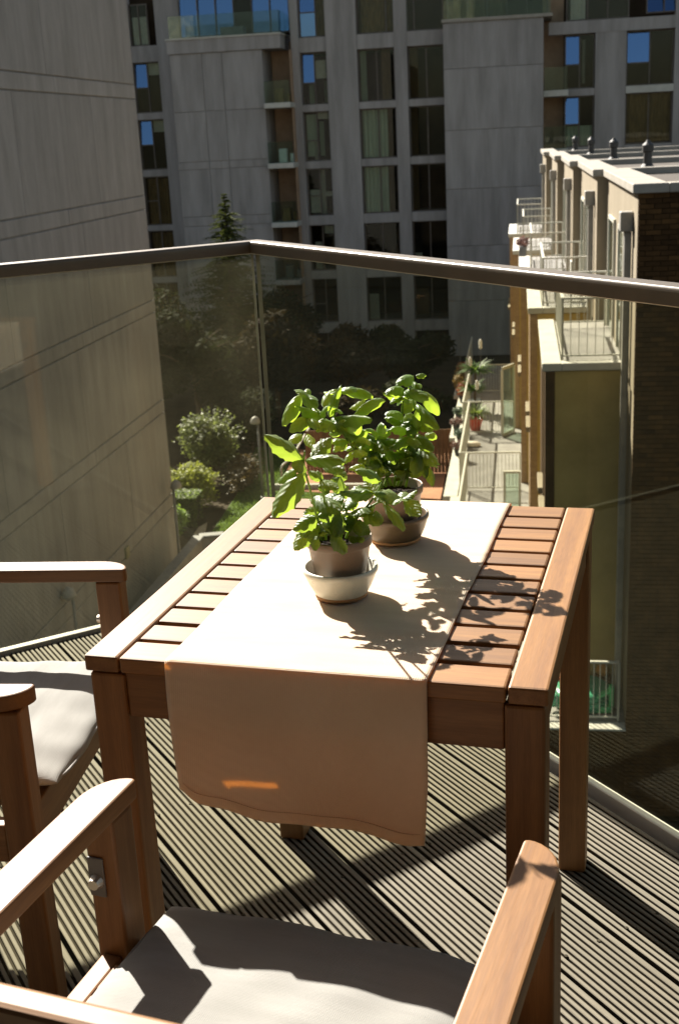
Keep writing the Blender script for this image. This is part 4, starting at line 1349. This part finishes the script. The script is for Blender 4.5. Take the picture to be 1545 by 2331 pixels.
def cushion(lab, loc, rot, seed):
    W2, D2, TK = 0.222, 0.232, 0.030
    rr = random.Random(seed)
    ph = [rr.uniform(0, 6) for _ in range(8)]
    nx, ny = 54, 54
    mb = MB()
    def rim(s_):
        return max(0.0, 1 - abs(s_) ** 6) ** (1 / 2.4)
    top, bot = {}, {}
    for j in range(ny + 1):
        for i in range(nx + 1):
            s_ = math.sin((i / nx - .5) * PI) ; t_ = math.sin((j / ny - .5) * PI)
            # pull the corners in slightly
            k = 1 - 0.035 * (s_ * s_ * t_ * t_)
            x = W2 * s_ * k * (1 - .012 * math.cos(t_ * 9 + ph[0]) * abs(s_) ** 4)
            y = D2 * t_ * k * (1 - .012 * math.cos(s_ * 8 + ph[1]) * abs(t_) ** 4)
            e = rim(s_) * rim(t_)
            puff = 0.72 + 0.28 * (1 - s_ * s_) * (1 - t_ * t_)
            wr = 0.0011 * math.sin(7 * s_ + 5 * t_ + ph[2]) + 0.0008 * math.sin(13 * s_ - 9 * t_ + ph[3]) + 0.0007 * math.sin(21 * t_ + 4 * s_ + ph[4])
            edge_w = (abs(t_) ** 3 + abs(s_) ** 3) * .5
            wr += 0.0035 * edge_w * math.sin(17 * s_ + ph[5]) * abs(t_) + 0.0035 * edge_w * math.sin(15 * t_ + ph[6]) * abs(s_)
            top[i, j] = len(mb.v); mb.v.append((x, y, TK * e * puff + wr * e))
            bot[i, j] = len(mb.v); mb.v.append((x, y, -0.022 * e))
    for j in range(ny):
        for i in range(nx):
            mb.f.append((top[i, j], top[i + 1, j], top[i + 1, j + 1], top[i, j + 1]))
            mb.f.append((bot[i, j], bot[i, j + 1], bot[i + 1, j + 1], bot[i + 1, j]))
    me = mb.mesh('seat_cushion')
    bm = bmesh.new(); bm.from_mesh(me)
    bmesh.ops.remove_doubles(bm, verts=bm.verts, dist=0.0004)
    bm.to_mesh(me); bm.free()
    o = bpy.data.objects.new('seat_cushion', me)
    C.objects.link(o)
    me.materials.append(weave('beige_cotton', (0.275, 0.268, 0.25), (0.25, 0.243, 0.227), transl=0.0, scale=900, soft=0.2))
    for q in me.polygons:
        q.use_smooth = True
    c_, s2 = math.cos(rot), math.sin(rot)
    lx, ly = 0.0, -0.222
    o.location = (loc[0] + lx * c_ - ly * s2, loc[1] + lx * s2 + ly * c_, 0.4345)
    o.rotation_euler = (0, 0, rot)
    tag(o, lab, 'cushion', 'beige seat cushions')
    # piped seam round the edge
    sm = MB()
    pts = []
    for k in range(80):
        a = 2 * PI * k / 80
        ca, sa = math.cos(a), math.sin(a)
        pts.append((W2 * 0.992 * math.copysign(abs(ca) ** .22, ca), D2 * .992 * math.copysign(abs(sa) ** .22, sa), 0.0))
    sm.tube(pts + [pts[0]], 0.0026, 6, cap=False)
    s_o = sm.build('seam', MATS['beige_cotton'], None, smooth=True)
    s_o.parent = o
    return o
cushion('beige cushion on the nearest armchair, half in shadow', near_loc, near_rot, 1)
cushion('beige cushion on the left armchair beside the table', left_loc, left_rot, 2)

# ================================================================== POTS AND HERBS
plastic = mat('taupe_plastic_pot', (0.25, 0.185, 0.14), (0.21, 0.155, 0.115), scale=8, rough=0.42, spec=0.5, fine=0.03)
glaze_w = mat('white_crackle_glaze', (0.70, 0.69, 0.60), (0.60, 0.60, 0.52), scale=30, rough=0.3, spec=0.5, fine=0.06)
glaze_b = mat('brown_stoneware_glaze', (0.15, 0.108, 0.06), (0.095, 0.068, 0.038), scale=20, rough=0.4, spec=0.45, fine=0.08)
terra = mat('raw_clay_foot', (0.42, 0.23, 0.10), rough=0.8)

def bowl(lab, x, y, z, rb, rt, h, m):
    t = thing('pot_saucer', lab, 'bowl', (x, y, z))
    pr2 = [(rb * .90, 0.0035), (rb, 0.006), (rb + (rt - rb) * .45, h * .42), (rt * .965, h * .78), (rt, h * .84), (rt * 1.005, h * .92), (rt * .985, h * .985), (rt * .955, h),
           (rt * .925, h * .97), (rt * .90, h * .85), (rb + (rt - rb) * .3, h * .38), (rb * .85, h * .16), (0.002, h * .15)]
    MB().lathe(pr2, 56, (x, y, z)).build('bowl', m, t, smooth=True)
    MB().lathe([(rb * .88, 0), (rb * .985, 0.0012), (rb * .985, 0.0058), (rb * .88, 0.0062)], 48, (x, y, z)).build('foot_ring', terra, t, smooth=True)
    return t

def plant_pot(t, x, y, z, rb, rt, h):
    pr2 = [(rb * .96, 0), (rb, 0.003), (rb + (rt - rb) * .80, h * .84), (rt * .985, h * .845), (rt, h * .87), (rt * 1.01, h * .985), (rt * .995, h), (rt * .955, h), (rt * .945, h * .97),
           (rb + (rt - rb) * .6, h * .60), (0.002, h * .60)]
    MB().lathe(pr2, 56, (x, y, z)).build('pot', plastic, t, smooth=True)
    sb = MB()
    n, rn = 30, 9
    rr = random.Random(int(x * 1000))
    R_ = rb + (rt - rb) * .80
    sb.v.append((x, y, z + h * .83))
    for q in range(1, rn + 1):
        for k in range(n):
            a = 2 * PI * k / n
            r_ = R_ * q / rn * .985
            sb.v.append((x + r_ * math.cos(a), y + r_ * math.sin(a), z + h * .80 + rr.uniform(0, .004)))
    for k in range(n):
        sb.f.append((0, 1 + k, 1 + (k + 1) % n))
    for q in range(rn - 1):
        for k in range(n):
            a0 = 1 + q * n
            sb.f.append((a0 + k, a0 + n + k, a0 + n + (k + 1) % n, a0 + (k + 1) % n))
    sb.build('soil', soil, t)

def leaf_mesh(kind, droop, cup, seed):
    rr = random.Random(seed)
    nt, ns = 12, 4
    mb = MB()
    for r in range(nt + 1):
        t = r / nt
        if kind == 'basil':
            w = 0.5 * (math.sin(PI * t ** 0.78) ** 0.75) * (1 - .15 * t)
        else:
            w = 0.5 * (math.sin(PI * t ** 0.9) ** 0.72)
        w = max(w, 0.012 if t < .5 else 0.002)
        ang = droop * t
        cy = math.sin(ang) / droop if droop > 1e-3 else t
        cz = -(1 - math.cos(ang)) / droop if droop > 1e-3 else 0
        for i in range(-ns, ns + 1):
            s_ = i / ns
            ww = w
            if kind == 'mint' and abs(i) == ns:
                ww = w * (1 + (0.10 if r % 2 else -0.05))
            x = ww * s_ * math.cos(cup * abs(s_))
            lift = -abs(s_) ** 1.6 * w * cup * .75 + 0.06 * (1 - abs(s_)) * -0.6 * (1 if abs(s_) < .2 else 0)
            pu = 0.03 if kind == 'basil' else 0.04
            z = cz + lift + pu * math.sin(t * 17 - abs(s_) * 5) * abs(s_) + 0.03 * math.sin(t * 6 + rr.uniform(-.2, .2)) * s_ * rr.uniform(.6, 1)
            mb.v.append((x, cy - 0.08 * abs(s_) * w, z))
    n = 2 * ns + 1
    for r in range(nt):
        for i in range(n - 1):
            mb.f.append((r * n + i, r * n + i + 1, (r + 1) * n + i + 1, (r + 1) * n + i))
    # put the chord on +y with unit length
    e = Vector((0, mb.v[nt * n + ns][1], mb.v[nt * n + ns][2]))
    be = math.atan2(e.z, e.y)
    Rm = Matrix.Rotation(-be, 3, 'X') * (1 / e.length)
    mb.v = [tuple(Rm @ Vector(p)) for p in mb.v]
    me = mb.mesh('leaf')
    for p in me.polygons:
        p.use_smooth = True
    return me
basil_m = leafmat('basil_leaf', (0.07, 0.13, 0.03), (0.13, 0.20, 0.065), (0.36, 0.50, 0.04), tf=0.5, veins=13)
mint_m = leafmat('mint_leaf', (0.075, 0.125, 0.034), (0.14, 0.195, 0.08), (0.32, 0.44, 0.04), tf=0.45, veins=17)
stem_m = mat('green_stem', (0.20, 0.30, 0.06), (0.14, 0.22, 0.04), scale=20, rough=0.5, transl=0.25, tcol=(0.4, 0.55, 0.08))
BM_ = [leaf_mesh('basil', d, c_, k) for k, (d, c_) in enumerate([(1.5, .9), (1.1, .7), (.7, .8), (1.8, .6), (.4, .5)])]
MM_ = [leaf_mesh('mint', d, c_, 20 + k) for k, (d, c_) in enumerate([(1.0, .5), (.7, .6), (.4, .35), (1.3, .5), (.2, .5)])]
for me in BM_:
    me.materials.append(basil_m)
for me in MM_:
    me.materials.append(mint_m)

VIEW = Vector((0.27, -0.92, 0.30))
def add_leaf(t, me, b, tip, w, face, roll=0.0, sw=1.0):
    b = Vector(b); tip = Vector(tip)
    d = (tip - b) * 1.12
    L_ = d.length
    y = d.normalized()
    up = Vector((0, 0, 1)) * (1 - face) + VIEW * (face + .25)
    x = y.cross(up)
    if x.length < 1e-3:
        x = y.cross(Vector((1, 0, 0)))
    x.normalize()
    z = x.cross(y)
    q = Matrix.Rotation(roll, 3, y)
    x, z = q @ x, q @ z
    mt = Matrix(((x.x * w, y.x * L_, z.x * L_, b.x), (x.y * w, y.y * L_, z.y * L_, b.y), (x.z * w, y.z * L_, z.z * L_, b.z), (0, 0, 0, 1)))
    return inst('leaf', me, t, mt)

def herb(t, leaves, stems, meshes, fill, seed, r0):
    rr = random.Random(seed)
    for s_ in stems:
        pts = [Vector(p) for p in s_]
        fine = []
        for k in range(len(pts) - 1):
            p0, p1, p2, p3 = pts[max(k - 1, 0)], pts[k], pts[k + 1], pts[min(k + 2, len(pts) - 1)]
            for q in range(4):
                u = q / 4
                fine.append(0.5 * ((2 * p1) + (-p0 + p2) * u + (2 * p0 - 5 * p1 + 4 * p2 - p3) * u * u + (-p0 + 3 * p1 - 3 * p2 + p3) * u ** 3))
        fine.append(pts[-1])
        n = len(fine)
        MB().tube(fine, [r0 * (1 - .55 * k / n) for k in range(n)], 7).build('stem', stem_m, t, smooth=True)
    for k, (bx, by, bz, tx, ty, tz, w, face) in enumerate(leaves):
        add_leaf(t, meshes[k % len(meshes)], (bx, by, bz), (tx, ty, tz), w * 1.4, face, rr.uniform(-.4, .4))
    # smaller leaves in pairs along the stems
    for s_ in stems:
        for q in range(fill):
            k = rr.randrange(max(1, len(s_) - 1))
            u = rr.random()
            p = Vector(s_[k]).lerp(Vector(s_[k + 1]), u)
            if p.z < s_[0][2] + .018:
                continue
            a = rr.uniform(0, 2 * PI)
            for sd_ in (0, PI):
                l = rr.uniform(.018, .036)
                d = Vector((math.cos(a + sd_), math.sin(a + sd_), rr.uniform(-.5, .6))).normalized() * l
                add_leaf(t, rr.choice(meshes), p, p + d, l * rr.uniform(.75, 1.05), rr.uniform(0, .5), rr.uniform(-.6, .6))
BASIL_LEAVES=[(0.1821,0.4600,0.9849,0.1629,0.4300,0.9438,0.0262,0.55),(0.1864,0.4500,0.9859,0.2165,0.4300,0.9722,0.0215,0.80),(0.2168,0.4600,0.9470,0.1846,0.4300,0.9695,0.0194,0.35),(0.2009,0.4500,0.9490,0.1766,0.4200,0.9326,0.0193,0.40),(0.2275,0.4600,0.9471,0.2418,0.4800,0.9905,0.0136,0.90),(0.2360,0.5000,0.9851,0.2849,0.5000,0.9739,0.0196,0.35),(0.1993,0.5200,0.9496,0.2127,0.5500,0.9708,0.0223,0.60),(0.2358,0.4600,0.9472,0.2999,0.4300,0.9507,0.0193,0.30),(0.2609,0.4800,0.9442,0.3018,0.5100,0.9625,0.0172,0.50),(0.2455,0.5200,0.9478,0.2609,0.5500,0.9545,0.0117,0.40),(0.2622,0.4700,0.9137,0.2711,0.4500,0.9409,0.0297,0.80),(0.2984,0.4900,0.9130,0.2877,0.4600,0.9260,0.0207,0.50),(0.2923,0.5000,0.9104,0.3110,0.4800,0.9298,0.0243,0.60),(0.2641,0.4700,0.9044,0.2955,0.4400,0.9068,0.0137,0.30),(0.2959,0.5000,0.8819,0.2795,0.4700,0.8775,0.0162,0.60),(0.1943,0.4400,0.9466,0.2243,0.4100,0.9428,0.0158,0.40),(0.2290,0.4500,0.9425,0.2154,0.4300,0.9309,0.0136,0.50),(0.2327,0.4700,0.9425,0.2593,0.4400,0.9292,0.0183,0.50),(0.1825,0.4500,0.9207,0.1702,0.4300,0.9090,0.0160,0.50),(0.1954,0.4400,0.9234,0.2077,0.4200,0.9077,0.0159,0.70),(0.3488,0.5400,0.9988,0.3311,0.5100,0.9908,0.0265,0.45),(0.3523,0.5400,0.9988,0.3660,0.5500,0.9981,0.0111,0.30),(0.3474,0.5400,0.9918,0.3636,0.5200,0.9797,0.0127,0.70),(0.3339,0.5300,0.9797,0.3149,0.5000,0.9765,0.0173,0.40),(0.3313,0.5300,0.9726,0.3173,0.5100,0.9599,0.0139,0.80),(0.3362,0.5300,0.9762,0.3775,0.5000,0.9714,0.0219,0.45),(0.3612,0.5500,0.9722,0.3851,0.5500,0.9358,0.0220,0.60),(0.3522,0.5400,0.9542,0.3916,0.5100,0.9216,0.0255,0.50),(0.3541,0.5300,0.9066,0.3574,0.5200,0.9434,0.0135,0.90),(0.3423,0.5500,0.9340,0.3208,0.5700,0.9084,0.0199,0.60),(0.3434,0.5200,0.9113,0.3175,0.4900,0.9181,0.0174,0.35),(0.3467,0.5200,0.9018,0.3205,0.4900,0.8898,0.0197,0.45),(0.3541,0.5300,0.9054,0.3824,0.5100,0.8837,0.0267,0.50),(0.3628,0.5500,0.8995,0.3810,0.5500,0.8938,0.0129,0.40),(0.3559,0.5300,0.8851,0.3902,0.5000,0.8628,0.0256,0.50),(0.3578,0.5200,0.8781,0.3587,0.4900,0.8504,0.0267,0.65),(0.3704,0.5300,0.8517,0.3817,0.5100,0.8250,0.0152,0.70),(0.2943,0.5100,0.9032,0.3093,0.4800,0.8851,0.0256,0.60),(0.2866,0.5000,0.8889,0.2792,0.4800,0.8748,0.0151,0.60),(0.3132,0.5200,0.8963,0.3341,0.5000,0.8876,0.0163,0.50),(0.3299,0.5300,0.8942,0.3527,0.5100,0.8711,0.0187,0.50),(0.3033,0.5200,0.8889,0.3215,0.5000,0.8634,0.0164,0.60),(0.2760,0.4800,0.9103,0.2643,0.4600,0.9010,0.0161,0.50),(0.2679,0.4900,0.8934,0.2840,0.4700,0.8705,0.0150,0.60),(0.2500,0.4700,0.9076,0.2359,0.4500,0.8936,0.0160,0.50),(0.2582,0.4800,0.8863,0.2511,0.4600,0.8724,0.0138,0.50),(0.2978,0.5000,0.8676,0.2879,0.4800,0.8536,0.0163,0.60),(0.2998,0.5100,0.8601,0.3186,0.4900,0.8492,0.0140,0.50),(0.3219,0.5200,0.8725,0.3164,0.5000,0.8536,0.0140,0.60),(0.3648,0.5300,0.8636,0.3707,0.5100,0.8379,0.0164,0.70),(0.2939,0.5000,0.8914,0.2649,0.5200,0.8953,0.0139,0.40),(0.3307,0.5500,0.9085,0.3143,0.5700,0.9156,0.0129,0.60)]
MINT_LEAVES=[(0.2872,0.1300,0.9656,0.2433,0.1200,0.9984,0.0208,0.45),(0.2807,0.1500,0.9431,0.2474,0.1200,0.8938,0.0269,0.60),(0.2984,0.1300,0.9708,0.3192,0.1500,0.9895,0.0198,0.60),(0.2902,0.1300,0.9657,0.3452,0.1100,0.9706,0.0161,0.30),(0.2863,0.1300,0.9666,0.2860,0.1100,0.9554,0.0180,0.60),(0.3021,0.1700,0.9472,0.3349,0.1500,0.9496,0.0155,0.40),(0.2720,0.1500,0.9499,0.2393,0.1700,0.9241,0.0183,0.50),(0.3061,0.2400,0.9135,0.3035,0.2200,0.8961,0.0182,0.80),(0.3550,0.2800,0.8961,0.3260,0.2600,0.9148,0.0175,0.40),(0.3516,0.2500,0.8877,0.3139,0.2200,0.8954,0.0162,0.40),(0.2673,0.2300,0.8856,0.3112,0.2000,0.8742,0.0265,0.55),(0.3022,0.2300,0.8645,0.3042,0.2100,0.8337,0.0213,0.80),(0.3049,0.2600,0.8498,0.3080,0.2600,0.8248,0.0196,0.70),(0.2685,0.2300,0.8492,0.2629,0.2000,0.8342,0.0235,0.50),(0.2592,0.2200,0.8392,0.2454,0.2000,0.8152,0.0204,0.60),(0.2705,0.2200,0.8322,0.2745,0.2000,0.8155,0.0112,0.70),(0.2942,0.2200,0.8375,0.3205,0.1900,0.8180,0.0183,0.60),(0.3150,0.2600,0.8360,0.3380,0.2600,0.8239,0.0197,0.60),(0.3595,0.2700,0.8671,0.3938,0.2400,0.8394,0.0123,0.60),(0.3855,0.2900,0.8673,0.4115,0.2700,0.8518,0.0197,0.50),(0.3277,0.2500,0.8463,0.3345,0.2300,0.8327,0.0144,0.70),(0.3391,0.2600,0.8511,0.3571,0.2500,0.8410,0.0154,0.50),(0.2910,0.2600,0.9148,0.3075,0.2600,0.9047,0.0154,0.50),(0.3068,0.2600,0.8897,0.2900,0.2600,0.8956,0.0123,0.50),(0.2860,0.2700,0.8731,0.2987,0.2700,0.8671,0.0125,0.50),(0.3500,0.2600,0.8569,0.3607,0.2400,0.8444,0.0123,0.60),(0.3058,0.2600,0.8682,0.3160,0.2600,0.8578,0.0103,0.60),(0.3437,0.2600,0.8588,0.3343,0.2600,0.8368,0.0144,0.60),(0.3142,0.2700,0.8762,0.3154,0.2700,0.8568,0.0103,0.70),(0.2771,0.2400,0.9052,0.2878,0.2300,0.8915,0.0143,0.60),(0.2763,0.2500,0.9045,0.2617,0.2500,0.9125,0.0123,0.50),(0.2899,0.2500,0.8383,0.2778,0.2500,0.8530,0.0124,0.60),(0.3105,0.2500,0.8195,0.3371,0.2300,0.8210,0.0145,0.40)]
BASIL_STEMS=[[(0.3007,0.5000,0.8192),(0.2791,0.4800,0.8725),(0.2441,0.4600,0.9241),(0.2184,0.4550,0.9481),(0.1850,0.4550,0.9871)],[(0.2959,0.5000,0.8191),(0.2613,0.4700,0.8937),(0.2343,0.4650,0.9461),(0.2388,0.4900,0.9860)],[(0.3008,0.5100,0.8212),(0.3048,0.5150,0.8321),(0.3265,0.5200,0.8678),(0.3478,0.5250,0.8958),(0.3547,0.5300,0.9257),(0.3486,0.5350,0.9552),(0.3487,0.5400,0.9965)],[(0.3127,0.5300,0.8133),(0.3270,0.5350,0.9121),(0.3320,0.5300,0.9561),(0.3339,0.5300,0.9797)],[(0.3298,0.5400,0.8109),(0.3446,0.5350,0.8618),(0.3559,0.5300,0.8851)],[(0.3079,0.5300,0.8156),(0.2933,0.5100,0.8768),(0.2946,0.5000,0.9081)],[(0.3152,0.5400,0.8129),(0.3325,0.5350,0.8590),(0.3467,0.5200,0.9018)],[(0.3006,0.5200,0.8158),(0.3000,0.5100,0.8649),(0.2614,0.4800,0.9030)],[(0.3105,0.5000,0.8244),(0.3019,0.5050,0.8518),(0.2965,0.5050,0.8662)],[(0.3248,0.5200,0.8178),(0.3391,0.5250,0.8473),(0.3648,0.5300,0.8636)]]
MINT_STEMS=[[(0.2692,0.2500,0.8133),(0.2770,0.2050,0.8671),(0.2826,0.1650,0.9168),(0.2862,0.1350,0.9574),(0.2932,0.1200,0.9811)],[(0.2888,0.2500,0.8164),(0.3081,0.2550,0.8439),(0.3338,0.2650,0.8569),(0.3551,0.2750,0.8675),(0.3676,0.2850,0.8660),(0.3855,0.2900,0.8662)],[(0.2757,0.2500,0.8136),(0.2942,0.1900,0.9098),(0.2936,0.1700,0.9399)],[(0.2943,0.2600,0.8089),(0.3050,0.2600,0.8509),(0.3157,0.2650,0.8799),(0.3490,0.2600,0.8858)],[(0.2909,0.2500,0.8143),(0.2887,0.2400,0.8414),(0.2657,0.2350,0.8829)],[(0.3017,0.2650,0.8119),(0.3150,0.2600,0.8360),(0.3461,0.2700,0.8752),(0.3561,0.2800,0.8962)],[(0.2744,0.2400,0.8158),(0.2684,0.2350,0.8357),(0.2575,0.2250,0.8375)],[(0.2917,0.2400,0.8166),(0.2937,0.2250,0.8358)],[(0.2887,0.2500,0.8142),(0.2890,0.2600,0.8762),(0.3050,0.2400,0.9124)]]
ZTOP = TH + 0.0052
FX, FY = 0.293, 0.258
BX, BY = 0.3145, 0.520
bowl('white glazed bowl under the front herb pot', FX, FY, ZTOP, 0.0395, 0.0555, 0.047, glaze_w)
bowl('brown glazed bowl under the rear herb pot', BX, BY, ZTOP, 0.043, 0.0565, 0.047, glaze_b)
t = thing('potted_mint', 'serrated mint plant in a taupe pot at the front of the runner', 'potted plant', (FX, FY, ZTOP + 0.0075), 0, 'potted herbs on the table')
plant_pot(t, FX, FY, ZTOP + 0.0075, 0.0335, 0.0485, 0.086)
herb(t, MINT_LEAVES, MINT_STEMS, MM_, 4, 9, 0.0021)
t = thing('potted_basil', 'tall bushy basil plant in a taupe pot behind the mint', 'potted plant', (BX, BY, ZTOP + 0.0075), 0, 'potted herbs on the table')
plant_pot(t, BX, BY, ZTOP + 0.0075, 0.034, 0.0480, 0.088)
herb(t, BASIL_LEAVES, BASIL_STEMS, BM_, 8, 10, 0.0022)
for o in list(bpy.data.objects):
    if '_b' in o:
        del o['_b']
